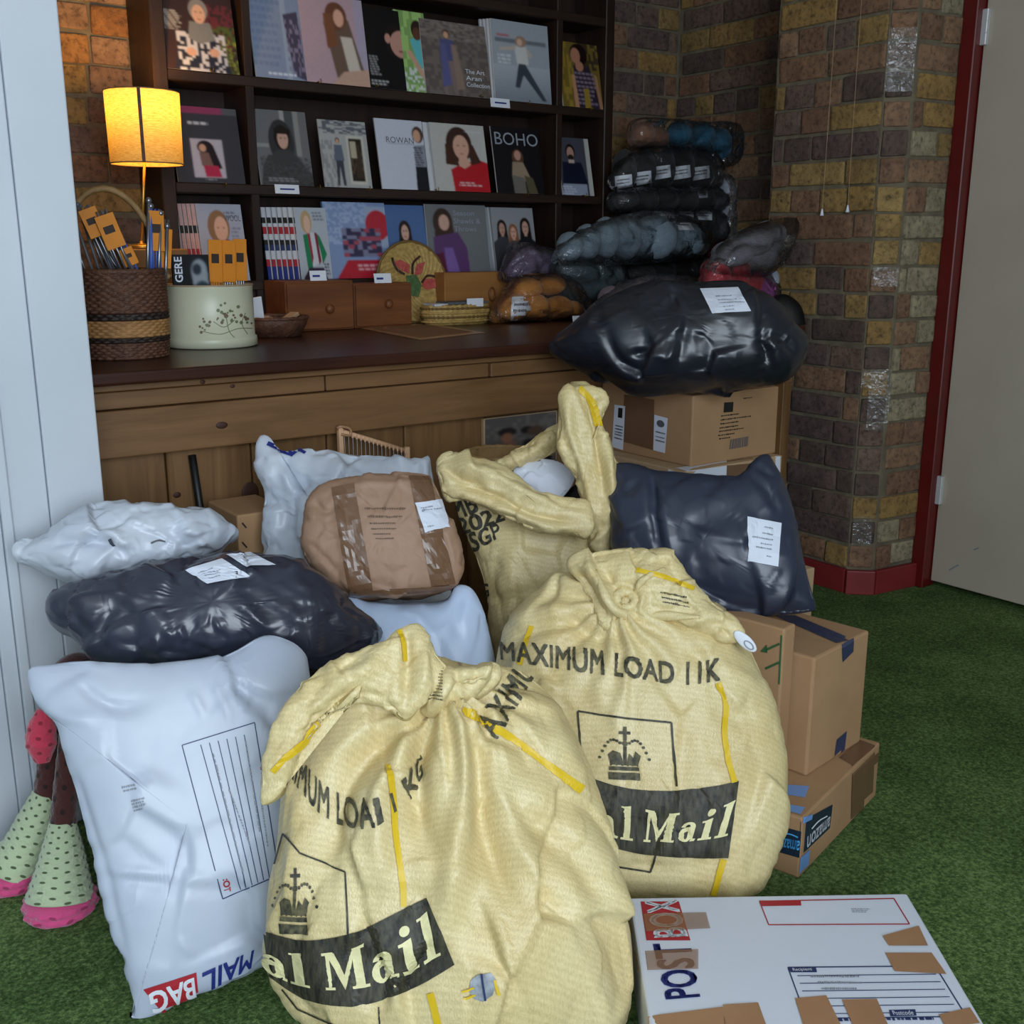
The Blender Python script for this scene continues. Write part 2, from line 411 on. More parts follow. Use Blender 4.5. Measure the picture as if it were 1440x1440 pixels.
def facets(V, cell, slope, seed, aniso=(1, 1, 1), soft=.11):
    """crumpled sheet: flat facets with random tilt that meet in creases"""
    rs = np.random.RandomState(seed); Q = V*np.array(aniso); ext = Q.max(0)-Q.min(0)
    n = int(np.clip((ext@ext)*1.5/cell**2, 12, 420)); c = Q[rs.choice(len(Q), n)]+rs.normal(size=(n, 3))*cell*.15; g = rs.normal(size=(n, 3))*slope
    out = np.zeros(len(V)); k = 1/(cell*soft*2)**2*2
    for i in range(0, len(V), 2500):
        q = Q[i:i+2500]; d2 = (c*c).sum(1)[None]-2*(q@c.T); d2 -= d2.min(1)[:, None]
        w_ = np.exp(-d2*k); w_ /= w_.sum(1)[:, None]
        out[i:i+2500] = (w_*(q@g.T-(c*g).sum(1)[None])).sum(1)
    return np.clip(out, -cell*slope*1.3, cell*slope*1.3)
def blob(name, outline, anchor, tilt, mat, parent, yaw=0, tf=.1, tb=.1, q=.5, wr=.004, wf=9.0, cre=.004, cf=5.0, folds=(), zmin=None,
         nr=34, nt=170, seed=0, kernel=None, ymax=None, smooth=True, edge=.0, ztop=None, fac=None, gathers=()):
    ax, ay, D = anchor; P0 = atd(ax, ay, D)
    h = -(P0-CAM); h[2] = 0; h /= np.linalg.norm(h)
    ya = math.radians(yaw); h = np.array([h[0]*math.cos(ya)-h[1]*math.sin(ya), h[0]*math.sin(ya)+h[1]*math.cos(ya), 0])
    t = math.radians(tilt); n = h*math.cos(t)+np.array([0, 0, math.sin(t)])
    e1 = np.cross([0, 0, 1.0], h); e1 /= np.linalg.norm(e1); e2 = np.cross(n, e1)
    O = catmull(outline, nt, True)
    W = []
    for x, y in O:
        d = ray(x, y); W.append(CAM+d*((P0-CAM)@n)/(d@n))
    W = np.array(W); P2 = np.stack([(W-P0)@e1, (W-P0)@e2], 1)
    if kernel: 
        d = ray(*kernel); kk = CAM+d*((P0-CAM)@n)/(d@n); c = np.array([(kk-P0)@e1, (kk-P0)@e2])
    else:
        x, y = P2[:, 0], P2[:, 1]; x2, y2 = np.roll(x, -1), np.roll(y, -1); cr = x*y2-x2*y; A = cr.sum()/2
        c = np.array([((x+x2)*cr).sum(), ((y+y2)*cr).sum()])/(6*A)
    samp = poisson(P2)
    ss = np.sin(np.linspace(0, 1, nr+1)*math.pi/2)**.9
    pts = [c[None]]
    for s in ss[1:]: pts.append(c+(P2-c)*s)
    pts = np.vstack(pts); hh = np.clip(samp(pts), 0, 1)**q
    hh[-nt:] = 0
    if edge: hh = np.clip((hh-edge)/(1-edge), 0, 1)
    base = P0+pts[:, :1]*e1+pts[:, 1:]*e2
    Vf = base+n*(tf*hh)[:, None]; Vb = base-n*(tb*hh)[:, None]
    # faces
    m = 1+nr*nt; idb = np.arange(m)+m
    idb[m-nt:] = np.arange(m-nt, m)      # share the rim
    Fc = []
    for j in range(nt): 
        k = (j+1) % nt
        Fc.append((0, 1+j, 1+k)); Fc.append((idb[0], idb[1+k], idb[1+j]))
    for i in range(nr-1):
        a = 1+i*nt; b_ = a+nt
        for j in range(nt):
            k = (j+1) % nt
            Fc.append((a+j, b_+j, b_+k, a+k)); Fc.append((idb[a+j], idb[a+k], idb[b_+k], idb[b_+j]))
    V = np.vstack([Vf, Vb[:m-nt]])
    # orientation: outline given in px may be clockwise; make sure the front faces the camera
    Nn = vnormals(V, Fc)
    if Nn[0]@n < 0: Fc = [tuple(reversed(f)) for f in Fc]; Nn = -Nn
    disp = np.zeros(len(V)); fade = np.r_[hh, hh[:m-nt]]; fade = np.clip(fade*2.2, .12, 1)
    so = Vector((seed*3.17, seed*1.31, seed*2.7))
    for i in range(len(V)):
        p = Vector(V[i])
        v1 = noise.noise(p*wf+so)
        wq = noise.noise_vector(p*cf*.7+so)*.35
        v2 = noise.noise(p*cf+wq+so*2)
        disp[i] = wr*v1 + cre*(max(0, 1-abs(v2)*5)**2)*-1.6
    if fac:
        for fq in (fac if isinstance(fac[0], tuple) else (fac,)): disp += facets(V, fq[0], fq[1], seed+int(fq[0]*1000), *fq[2:])
    disp *= fade
    if gathers:
        px = projv(V); front = np.r_[np.ones(m), np.zeros(m-nt)]
        for gx, gy, kf, amp, reach, ph in gathers:
            dx = px[:, 0]-gx; dy = px[:, 1]-gy; rr = np.hypot(dx, dy); an_ = np.arctan2(dy, dx)
            wob = np.array([noise.noise(Vector((a*.02, b_*.02, seed))) for a, b_ in px])
            w1 = np.sin(an_*kf+ph+wob*2.2); w1 = np.sign(w1)*np.abs(w1)**.8
            disp += front*amp*w1*np.exp(-(rr/reach)**2)*np.clip(rr/25, 0, 1)*np.r_[np.clip(hh*2.2-.25, 0, 1), np.zeros(m-nt)]
    if folds:
        px = projv(V); front = np.r_[np.ones(m), np.zeros(m-nt)]
        for line, amp, wd in folds:
            L_ = catmull(line, 24) if len(line) > 2 else np.array(line, float)
            dd, tt = segdist(px, L_)
            disp += front*amp*np.exp(-(dd/wd)**2)*np.clip(np.minimum(tt*5+.25, (1-tt)*3.5+.02), 0, 1)
    V = V+Nn*disp[:, None]
    if zmin is not None: V[:, 2] = np.maximum(V[:, 2], zmin)
    if ymax is not None: V[:, 1] = np.minimum(V[:, 1], ymax)
    if ztop is not None: V[:, 2] = np.minimum(V[:, 2], ztop)
    used = np.unique(np.concatenate([np.array(f) for f in Fc])); 
    remap = -np.ones(len(V), int); remap[used] = np.arange(len(used))
    Fc = [tuple(remap[list(f)]) for f in Fc]; V = V[used]
    return mesh(name, V, Fc, mat, parent, smooth=smooth, bvh=True)

# ---- flat print and paper laid on a surface
def cast(o, px, py):
    d = ray(px, py); d = d/np.linalg.norm(d)
    hit = BV[o].ray_cast(Vector(CAM), Vector(d), 20)
    if hit[0] is None: return None, None
    nn = np.array(hit[1]); 
    if nn@d > 0: nn = -nn
    return np.array(hit[0]), nn
def castpts(o, pts):
    return [p for p in (cast(o, *q)[0] for q in pts) if p is not None]
def ruled(top, bot):
    top = catmull(top, 60) if len(top) > 2 else np.array([np.array(top[0])+(np.array(top[1])-np.array(top[0]))*t for t in np.linspace(0, 1, 60)], float)
    bot = catmull(bot, 60) if len(bot) > 2 else np.array([np.array(bot[0])+(np.array(bot[1])-np.array(bot[0]))*t for t in np.linspace(0, 1, 60)], float)
    def f(u, v):
        k = np.linspace(0, 1, 60)
        a = np.array([np.interp(u, k, top[:, 0]), np.interp(u, k, top[:, 1])]); b = np.array([np.interp(u, k, bot[:, 0]), np.interp(u, k, bot[:, 1])])
        return a+(b-a)*v
    return f
def quadmap(tl, tr, br, bl):
    """projective map of the unit square (v down) on four points"""
    A = []; B = []
    for (u, v), (x, y) in zip(((0, 0), (1, 0), (1, 1), (0, 1)), (tl, tr, br, bl)):
        A.append([u, v, 1, 0, 0, 0, -u*x, -v*x]); B.append(x)
        A.append([0, 0, 0, u, v, 1, -u*y, -v*y]); B.append(y)
    h = np.linalg.solve(np.array(A, float), np.array(B, float))
    def f(u, v):
        w_ = h[6]*u+h[7]*v+1
        return np.array([(h[0]*u+h[1]*v+h[2])/w_, (h[3]*u+h[4]*v+h[5])/w_])
    return f
def lay(name, o, f, V2, F2, mat, parent, off=.0015):
    """2-D print (u right, v down) put on the surface of o"""
    P = []; ok = []
    for u, v in V2:
        x, y = f(u, v); p, nn = cast(o, x, y)
        ok.append(p is not None); P.append(p+nn*off if p is not None else np.zeros(3))
    Fk = [fc for fc in F2 if all(ok[i] for i in fc)]
    # drop faces that jump across a depth step
    P = np.array(P)
    Fk = [fc for fc in Fk if max(np.linalg.norm(P[fc[i]]-P[fc[i-1]]) for i in range(len(fc))) < .09]
    if not Fk: return None
    used = sorted({i for fc in Fk for i in fc}); rm = {i: k for k, i in enumerate(used)}
    ob = mesh(name, P[used], [tuple(rm[i] for i in fc) for fc in Fk], mat, parent)
    return ob
def sheet(name, o, f, mat, parent, nx=8, ny=8, off=.0015, uv=(0, 0, 1, 1)):
    u0, v0, u1, v1 = uv
    V2 = [(u0+(u1-u0)*i/nx, v0+(v1-v0)*j/ny) for j in range(ny+1) for i in range(nx+1)]
    F2 = [(j*(nx+1)+i, j*(nx+1)+i+1, (j+1)*(nx+1)+i+1, (j+1)*(nx+1)+i) for j in range(ny) for i in range(nx)]
    return lay(name, o, f, V2, F2, mat, parent, off)
def dense(V2, F2, cell):
    bm = bmesh.new(); vs_ = [bm.verts.new((x, y, 0)) for x, y in V2]
    for fc in F2:
        try: bm.faces.new([vs_[i] for i in fc])
        except ValueError: pass
    bmesh.ops.triangulate(bm, faces=bm.faces)
    xs = [v.co.x for v in bm.verts]; ys = [v.co.y for v in bm.verts]
    def cut(lo, hi, axis):
        n = int((hi-lo)/cell)
        for i in range(1, n+1):
            co = [0, 0, 0]; no = [0, 0, 0]; co[axis] = lo+(hi-lo)*i/(n+1); no[axis] = 1
            bmesh.ops.bisect_plane(bm, geom=list(bm.verts)+list(bm.edges)+list(bm.faces), plane_co=co, plane_no=no)
    cut(min(xs), max(xs), 0); cut(min(ys), max(ys), 1)
    bm.verts.index_update()
    A = [(v.co.x, v.co.y) for v in bm.verts]; B = [[v.index for v in fc.verts] for fc in bm.faces]; bm.free()
    return A, B
_txt = {}
def text2d(s, bold=.0, shear=0.0, space=1.0):
    key = (s, bold, shear, space)
    if key not in _txt:
        cu = bpy.data.curves.new('t', 'FONT'); cu.body = s; cu.offset = bold; cu.shear = shear; cu.space_character = space; cu.resolution_u = 3
        ob = bpy.data.objects.new('glyphs', cu); COL.objects.link(ob)
        dg = bpy.context.evaluated_depsgraph_get(); me = bpy.data.meshes.new_from_object(ob.evaluated_get(dg))
        V2 = np.array([v.co[:2] for v in me.vertices]); F2 = [list(p.vertices) for p in me.polygons]
        bpy.data.objects.remove(ob); bpy.data.curves.remove(cu); bpy.data.meshes.remove(me)
        mn = V2.min(0); mx = V2.max(0)
        _txt[key] = ((V2-mn)/(mx-mn)*[1, -1]+[0, 1], F2, (mx[0]-mn[0])/(mx[1]-mn[1]))
    return _txt[key]
def text(name, s, o, f, mat, parent, bold=.0, off=.002, cell=.06, shear=0, uv=(0, 0, 1, 1), space=1.0):
    V2, F2, asp = text2d(s, 0.0, shear, space)
    V2, F2 = dense(V2.tolist(), F2, cell) if cell else (V2.tolist(), F2)
    u0, v0, u1, v1 = uv; out = []; Fo = []
    sh = [(0, 0)] if not bold else [(-bold/asp, -bold), (bold/asp, bold), (-bold/asp, bold), (bold/asp, -bold)]
    for du, dv in sh:
        n = len(out); out += [(u0+(u1-u0)*(u+du), v0+(v1-v0)*(v+dv)) for u, v in V2]; Fo += [[i+n for i in q] for q in F2]
    return lay(name, o, f, out, Fo, mat, parent, off)
def polys(plist, cell=.08):
    V2 = []; F2 = []
    for p in plist:
        n = len(V2); V2 += list(p); F2.append(list(range(n, n+len(p))))
    return dense(V2, F2, cell)
def scribbles(name, o, f, mat, parent, rows, off=.0022, seed=1, thick=.035):
    """rows: (u0, u1, v) lines of small illegible writing made of short strokes"""
    rnd = random.Random(seed); pl = []
    for u0, u1, v in rows:
        u = u0
        while u < u1:
            wdt = rnd.uniform(.02, .06); g = rnd.uniform(.006, .02)
            hgt = thick*rnd.uniform(.6, 1.1)
            pl.append([(u, v-hgt/2), (min(u+wdt, u1), v-hgt/2+rnd.uniform(-.004, .004)), (min(u+wdt, u1), v+hgt/2), (u, v+hgt/2)])
            u += wdt+g
    V2 = []; F2 = []
    for p in pl: n = len(V2); V2 += p; F2.append([n, n+1, n+2, n+3])
    return lay(name, o, f, V2, F2, mat, parent, off)
def polyband(name, o, line, width, mat, parent, off=.0018, n=30):
    """a stripe of given width in px along a px line, laid on the surface"""
    L_ = catmull(line, n) if len(line) > 2 else np.linspace(line[0], line[1], n)
    T = np.gradient(L_, axis=0); T /= np.linalg.norm(T, axis=1)[:, None]; Nn = np.stack([-T[:, 1], T[:, 0]], 1)
    V2 = []; 
    for i in range(n):
        for s in (-.5, 0, .5): V2.append(tuple(L_[i]+Nn[i]*s*width))
    F2 = [(i*3+k, i*3+k+1, i*3+k+4, i*3+k+3) for i in range(n-1) for k in range(2)]
    return lay(name, o, lambda u, v: (u, v), V2, F2, mat, parent, off)

# ------------------------------------------------------------------ the setting
YB = 3.38; XR = 3.34; XP = 2.986; YC = 2.31; ZC = .893; YL = 2.118; CO = .083
def plane_box(name, *a, mat, **k):
    o = box(name, *a, mat, None, bev=0); tag(o, kind='structure'); return o
plane_box('floor', -1.3, 4.2, -1.6, 3.5, -.06, 0, mat='green_carpet')
plane_box('ceiling', -1.3, 4.2, -1.6, 3.5, 2.7, 2.76, mat='ceiling_paint')
wall_back = plane_box('wall_back', -1.3, XR+.1, YB, YB+.12, 0, 2.7, mat='mortar')
wall_right = plane_box('wall_right', XR, XR+.12, 2.56, YB, 0, 2.7, mat='mortar')
plane_box('wall_side', -1.3, -1.2, -1.5, 3.38, 0, 2.7, mat='white_paint')
# front wall with the shop window behind the camera
fr = box('wall_front', -1.3, 4.2, -1.6, -1.5, 0, .5, 'white_paint', None, bev=0); tag(fr, kind='structure')
for a in ((-1.3, -1.2, .5, 2.6), (.76, 4.2, .5, 2.6), (-1.3, 4.2, 2.6, 2.7)):
    box('wall_pier_front', a[0], a[1], -1.6, -1.5, a[2], a[3], 'white_paint', fr, bev=0)
win = box('window_1', -1.2, .76, -1.57, -1.53, .5, .56, 'white_paint', None, bev=.002); tag(win, kind='structure')
for x in (-1.2, -.25, .70): box('window_frame', x, x+.06, -1.57, -1.53, .5, 2.6, 'white_paint', win, bev=.002)
plane_box('wall_door_side', 3.32, 3.44, -1.5, 1.1, 0, 2.7, mat='cream_paint')
plane_box('light_block_beyond_door', 3.40, 3.44, 1.1, 2.045, 0, 2.7, mat='cream_paint')  # unseen panel added behind the door to stop sky light leaking in
# brick pier with a splayed corner, then a short return to the door frame
pier_pts = [(XP, 2.56), (XP, 2.135), (3.045, 2.075), (3.30, 2.045), (3.44, 2.045), (3.44, 2.56)]
V = [(x, y, z) for z in (0, 2.7) for x, y in pier_pts]; n = len(pier_pts)
Fc = [tuple(range(n-1, -1, -1)), tuple(range(n, 2*n))]+[(i, (i+1) % n, n+(i+1) % n, n+i) for i in range(n)]
pier = mesh('wall_pier', V, Fc, 'mortar', origin=(0, 0, 0)); tag(pier, kind='structure')

PAL = {'yellow': ('94794a', '9c8252', '8a7246', '937646'), 'brown': ('82634c', '7a5c48', '866852', '8c6e56'), 'purple': ('5f4e4a', '68564e', '584842', '6e5a50'),
       'orange': ('94683e', '8a5f36', '9a7042'), 'pale': ('8f866f', '988e76')}
def pick(mix, rnd):
    k = rnd.choices(list(mix), list(mix.values()))[0]; return lin(rnd.choice(PAL[k]))
BM = {}
def brick_mesh(kind, var):
    key = (kind, var)
    if key in BM: return BM[key]
    L_ = .214 if kind == 's' else .104
    rnd = random.Random(hash(kind) % 97+var*13 if False else (3 if kind == 's' else 5)+var*13)
    bm = bmesh.new(); bmesh.ops.create_cube(bm, size=1)
    bmesh.ops.bevel(bm, geom=list(bm.edges), offset=.07, segments=2, affect='EDGES', profile=.6)
    for v in bm.verts:
        v.co.x *= L_; v.co.y *= .036; v.co.z *= .070
        p = Vector((v.co.x*9, v.co.z*14, var*7.3)); v.co.x += noise.noise(p)*.004; v.co.z += noise.noise(p+Vector((5, 1, 2)))*.0035; v.co.y += noise.noise(p+Vector((1, 9, 2)))*.003
    me = bpy.data.meshes.new('brick'); bm.to_mesh(me); bm.free(); me.materials.append(MATS['stock_brick'])
    for p in me.polygons: p.use_smooth = True
    BM[key] = me; return me
def bricks(parent, p0, p1, z0, z1, seed, mix, first=0, jut=.006, widths=None):
    """courses of irregular bricks along the foot line p0 -> p1; outward normal is left of that direction turned to the room"""
    rnd = random.Random(seed); p0 = np.array(p0, float); p1 = np.array(p1, float); d = p1-p0; Lg = np.linalg.norm(d); d /= Lg
    nrm = np.array([d[1], -d[0]])
    ang = math.atan2(d[1], d[0]); lo = LOC[parent]
    k = 0; z = z0
    while z < z1:
        u = -rnd.uniform(0, .16) if widths is None else 0.0; i = k
        mx = mix(z) if callable(mix) else mix
        while u < Lg-.02:
            if widths is not None: ln = Lg; kind = 'h'
            else:
                kind = 's' if (rnd.random() < (.62 if k % 2 else .42)) else 'h'; ln = .224 if kind == 's' else .114
                ln *= rnd.uniform(.94, 1.05)
            a = max(u, 0); b_ = min(u+ln, Lg)
            if Lg-b_ < .05 and widths is None: b_ = Lg
            if b_-a > .03:
                me = brick_mesh(kind, rnd.randrange(4)); o = bpy.data.objects.new('brick', me); COL.objects.link(o); o.parent = parent
                c = p0+d*(a+b_)/2; jj = jut+rnd.uniform(-.003, .004)
                sx = (b_-a-.007)/(.214 if kind == 's' else .104)
                o.location = (c[0]+nrm[0]*(jj-.018)-lo[0], c[1]+nrm[1]*(jj-.018)-lo[1], z+CO/2+rnd.uniform(-.003, .003)-lo[2])
                o.rotation_euler = (0, rnd.uniform(-.012, .012), ang); o.scale = (sx, 1, rnd.uniform(1.0, 1.09))
                o.color = (*pick(mx, rnd), 1)
            u = b_ if b_ == Lg else u+ln
            i += 1
        z += CO; k += 1
mixp = lambda z: ({'yellow': 5, 'brown': 3, 'purple': 1.2} if .75 < z < 1.35 else ({'purple': 5, 'brown': 2.5, 'yellow': 1} if z <= .75 else {'brown': 5, 'purple': 3, 'yellow': 1.6}))
bricks(pier, (XP, 2.552), (XP, 2.135), .085, 2.25, 1, mixp)
bricks(pier, (XP, 2.135), (3.045, 2.075), .085, 2.25, 2, mixp, widths=1)
bricks(pier, (3.05, 2.0745), (3.235, 2.0525), .085, 2.25, 3, {'brown': 4, 'yellow': 3, 'pale': 3})
bricks(wall_right, (XR, YB-.004), (XR, 2.56), .82, 2.25, 4, {'brown': 5, 'purple': 3, 'yellow': 1})
bricks(wall_back, (2.83, YB), (XR-.01, YB), .82, 2.25, 5, {'purple': 4, 'brown': 3, 'yellow': 1.5})
bricks(wall_back, (.45, YB), (1.16, YB), .82, 2.25, 6, {'brown': 5, 'orange': 3, 'purple': 1, 'yellow': 1.5})
# clear tape and filler left on the pier
pv = [(XP-.013, 2.14), (3.040, 2.063)]
for i, (z, hgt, u0, u1) in enumerate(((1.60, .18, .1, .9), (1.02, .06, .2, .95), (.70, .05, .1, .8), (.56, .20, .35, 1.0), (.17, .10, .2, .8))):
    a = np.array(pv[0])+(np.array(pv[1])-np.array(pv[0]))*u0; b_ = np.array(pv[0])+(np.array(pv[1])-np.array(pv[0]))*u1
    Vt = []; nx_ = 6; nz_ = 6
    nrm = np.array([-.7, -.7])
    for j in range(nz_+1):
        for k in range(nx_+1):
            p = a+(b_-a)*k/nx_; o_ = .006+.004*noise.noise(Vector((k*.9, j*.9, i*4.1)))
            Vt.append((p[0]+nrm[0]*o_, p[1]+nrm[1]*o_, z+hgt*j/nz_))
    Ft = [(j*(nx_+1)+k, j*(nx_+1)+k+1, (j+1)*(nx_+1)+k+1, (j+1)*(nx_+1)+k) for j in range(nz_) for k in range(nx_)]
    o = mesh('tape_remnant', Vt, Ft, 'film_tape', pier, smooth=True); o['label'] = 'old clear tape stuck across the brick corner'
# red skirting round the pier foot
def skirt(name, a, b, h=.083, t=.02, parent=None):
    a = np.array(a, float); b = np.array(b, float); d = b-a; nn = np.array([d[1], -d[0]])/np.linalg.norm(d)
    V, Fc = hexa((*a, 0), (*d, 0), (*(nn*t), 0), (0, 0, h), .003, 2)
    return mesh(name, V, Fc, 'red_skirting', parent)
sk = tag(skirt('baseboard_right', (XP, 2.55), (XP, 2.13)), kind='structure')
skirt('splay_board', (XP-.012, 2.13), (3.043, 2.065), parent=sk); skirt('return_board', (3.04, 2.07), (3.25, 2.045), parent=sk)
# door frame and door in the right-hand wall
tr = box('trim_1', 3.228, 3.30, 2.0, 2.05, 0, 2.2, 'red_paint', None, .003); tag(tr, kind='structure')
box('door_stop', 3.30, 3.34, 1.1, 2.05, 2.08, 2.2, 'red_paint', tr, .002)
dr = box('door_1', 3.272, 3.316, 1.12, 1.997, .022, 2.07, 'cream_paint', None, .002); tag(dr, kind='structure')
for px, py0, py1 in ((1303, 666, 706), (1366, 16, 66)):
    z0 = onx(px, py1, 3.26)[2]; z1 = onx(px, py0, 3.26)[2]
    hg = box('hinge', 3.256, 3.273, 1.982, 2.004, z0, z1, 'metal_white', dr, .002)
    for k in (1, 2): box('hinge_gap', 3.2545, 3.257, 1.98, 2.004, z0+(z1-z0)*k/3-.001, z0+(z1-z0)*k/3+.001, 'metal_white', hg, 0)
Vs = [(3.2715, 1.99-.5*t, .16+.05*math.sin(t*3)) for t in (.2, .25, .3)]
for (a, b_) in (((1.93, .075), (1.90, .10)), ((1.85, .165), (1.835, .175))):
    V, Fc = tube([(3.2712, a[0], a[1]), (3.2712, b_[0], b_[1])], .0025, 5); o = mesh('scuff_mark', V, Fc, 'ink_grey', dr)
# white panelled partition at the left
wl = box('wall_left', -1.2, .385, YL+.02, YL+.10, 0, 2.7, 'white_paint', None, 0); tag(wl, kind='structure')
for x0, x1, y, nm in ((.470, .571, YL, 'post_board'), (.402, .4695, YL+.007, 'stile_board'), (.383, .4015, YL-.006, 'moulding'), (.355, .3825, YL+.004, 'moulding'), (.18, .3545, YL+.013, 'panel_board'), (-.05, .178, YL+.013, 'panel_board')):
    box(nm, x0, x1, y, YL+.09, 0, 2.7, 'white_paint', wl, .003, 2)
# two blind cords with small white bells hanging on the pier
for px0, px1, pyb in ((1177, 1156, 298), (1211, 1192, 293)):
    b_ = onx(px1, pyb, XP-.02); t_ = onx(px0, 0, XP-.02)
    r = root('blind_cord', 'thin white cord with a bell-shaped end on the brick pier, ' + ('recess side' if px0 < 1200 else 'door side'), 'cord', (XP-.02, b_[1], b_[2]), 'blind cords on the pier')
    V, Fc = tube([(XP-.02, b_[1], b_[2]+.01), (XP-.02, (b_[1]+t_[1])/2, (b_[2]+t_[2])/2), (XP-.02, t_[1], 2.3)], .0007, 5); mesh('cord', V, Fc, 'cardboard_pale', r)
    V, Fc = lathe([(.0065, -.012), (.006, -.008), (.003, .006), (.002, .010)], (XP-.02, b_[1], b_[2]), 10); mesh('bell', V, Fc, 'white_card', r, True)
# ------------------------------------------------------------------ counter
def zc(px, py, Y=YC): return ony(px, py, Y)[2]
ct = root('shop_counter', 'long pine shop counter with a dark polished top and plank front', 'counter', (1.5, 2.8, 0))
box('worktop', .12, 2.87, YC-.03, YB-.005, ZC-.028, ZC, 'dark_top', ct, .006, 3)
zA = zc(134, 553); zB = zc(134, 580); zD = zc(139, 647)
box('top_rail', .15, 2.85, YC, YC+.03, zA, ZC-.03, 'pine_front', ct, .002)
xs = [.15, ony(459, 530, YC)[0], ony(690, 515, YC)[0], ony(722, 510, YC)[0], 2.84]
for i, (a, b_) in enumerate(zip(xs[:-1], xs[1:])):
    box('drawer_front', a+.002, b_-.002, YC+(.006 if i != 2 else .0), YC+.03, zB+.002, zA-.002, 'pine_front', ct, .002)
box('front_rail', .15, 2.85, YC-.006, YC+.03, zD, zB, 'pine_front', ct, .003, 2)
x = .15; rnd = random.Random(4)
while x < 2.8:
    wd = rnd.uniform(.19, .26); x1 = min(x+wd, 2.83)
    box('plank', x+.002, x1-.002, YC+.032, YC+.05, .02, zD+.02, 'pine_vertical', ct, .003); x = x1
box('end_panel', 2.81, 2.85, YC-.004, YB-.02, 0, ZC-.03, 'pine_vertical', ct, .002)
box('plinth', .15, 2.81, YC+.04, YC+.06, 0, .06, 'pine_front', ct, .002)
def knot(px, py, Y, rx, rz):
    c = ony(px, py, Y); V, Fc = ellipsoid(c, (rx, 0, 0), (0, 0, rz), (0, .0022, 0), 14, 8); mesh('knot', V, Fc, 'knot', ct, True)
for a in ((312, 598, YC-.006, .014, .008), (285, 537, YC, .006, .005), (327, 543, YC+.006, .006, .004), (249, 696, YC+.032, .009, .007), (352, 694, YC+.032, .022, .028), (665, 503, YC, .005, .004)): knot(*a)
# dark pole standing against the planks
p0 = ony(283, 725, YC+.012); p1 = ony(270, 640, YC+.022)
V, Fc = tube([p0-(p1-p0)*3.2, p0, p1], .009, 10)
V = [(v[0], min(v[1], YC+.03), max(v[2], .001)) for v in V]
tag(mesh('pole', V, Fc, 'black', None, True), 'thin black pole standing upright against the counter planks', 'pole')

# ------------------------------------------------------------------ bookshelf
YS = 3.18; ZR = [1.042, 1.325, 1.632, 1.945]
bs = root('bookshelf', 'tall dark wooden bookshelf with magazines on sloping rows above the counter', 'bookshelf', (1.95, 3.25, ZC))
box('side_board', 1.098, 1.140, YS, YB-.012, ZC, 2.3, 'dark_shelf_upright', bs, .003)
box('side_board', 2.770, 2.812, YS, YB-.012, ZC, 2.3, 'dark_shelf_upright', bs, .003)
box('back_board', 1.14, 2.77, YB-.022, YB-.012, ZC, 2.3, 'dark_shelf_upright', bs, 0)
for i, z in enumerate(ZR):
    box('shelf', 1.14, 2.77, YS+.004, YB-.022, z-.03, z, 'dark_shelf', bs, .003)
box('base_board', 1.14, 2.77, YS+.02, YS+.035, ZC, ZR[0]-.03, 'dark_shelf', bs, 0)
for xd in (1.372, 2.548): box('divider', xd, xd+.026, YS+.006, YB-.022, ZC, 2.3, 'dark_shelf_upright', bs, .002)
def price_card(pl, py0, pr, py1, Y, parent, lab=None):
    a = ony(pl, py1, Y); b_ = ony(pr, py1, Y); t = ony(pl, py0, Y)
    V, Fc = hexa((a[0], Y-.002, a[2]), (b_[0]-a[0], 0, 0), (0, .0015, 0), (0, .004, t[2]-a[2]), .0003)
    o = mesh('price_card', V, Fc, 'white_card', parent)
    V2 = hexa((a[0]+(b_[0]-a[0])*.2, Y-.0026, a[2]+(t[2]-a[2])*.42), ((b_[0]-a[0])*.6, 0, 0), (0, .0004, 0), (0, .0006, (t[2]-a[2])*.16), 0)
    mesh('lettering', *V2, 'ink_blue', o)
    return o
price_card(387, 259, 421, 272, YS-.001, bs); price_card(690, 137, 717, 150, YS-.001, bs)
for px, py in ((296, 101), (447, 118), (527, 123), (675, 137), (740, 147), (828, 155), (314, 262), (446, 266), (516, 268), (612, 269), (738, 276), (820, 277)):
    c = ony(px, py, YS); z = c[2]
    P = [(c[0], YS+.004, z+.006), (c[0], YS-.008, z+.006)]+[(c[0]+.004*math.sin(t)*.3, YS-.014-.007*math.sin(t), z+.0-.007*(math.cos(t)-.9)) for t in np.linspace(-1.2, 2.6, 8)]
    V, Fc = tube(P, .0013, 6); mesh('cup_hook', V, Fc, 'brass', bs, True)

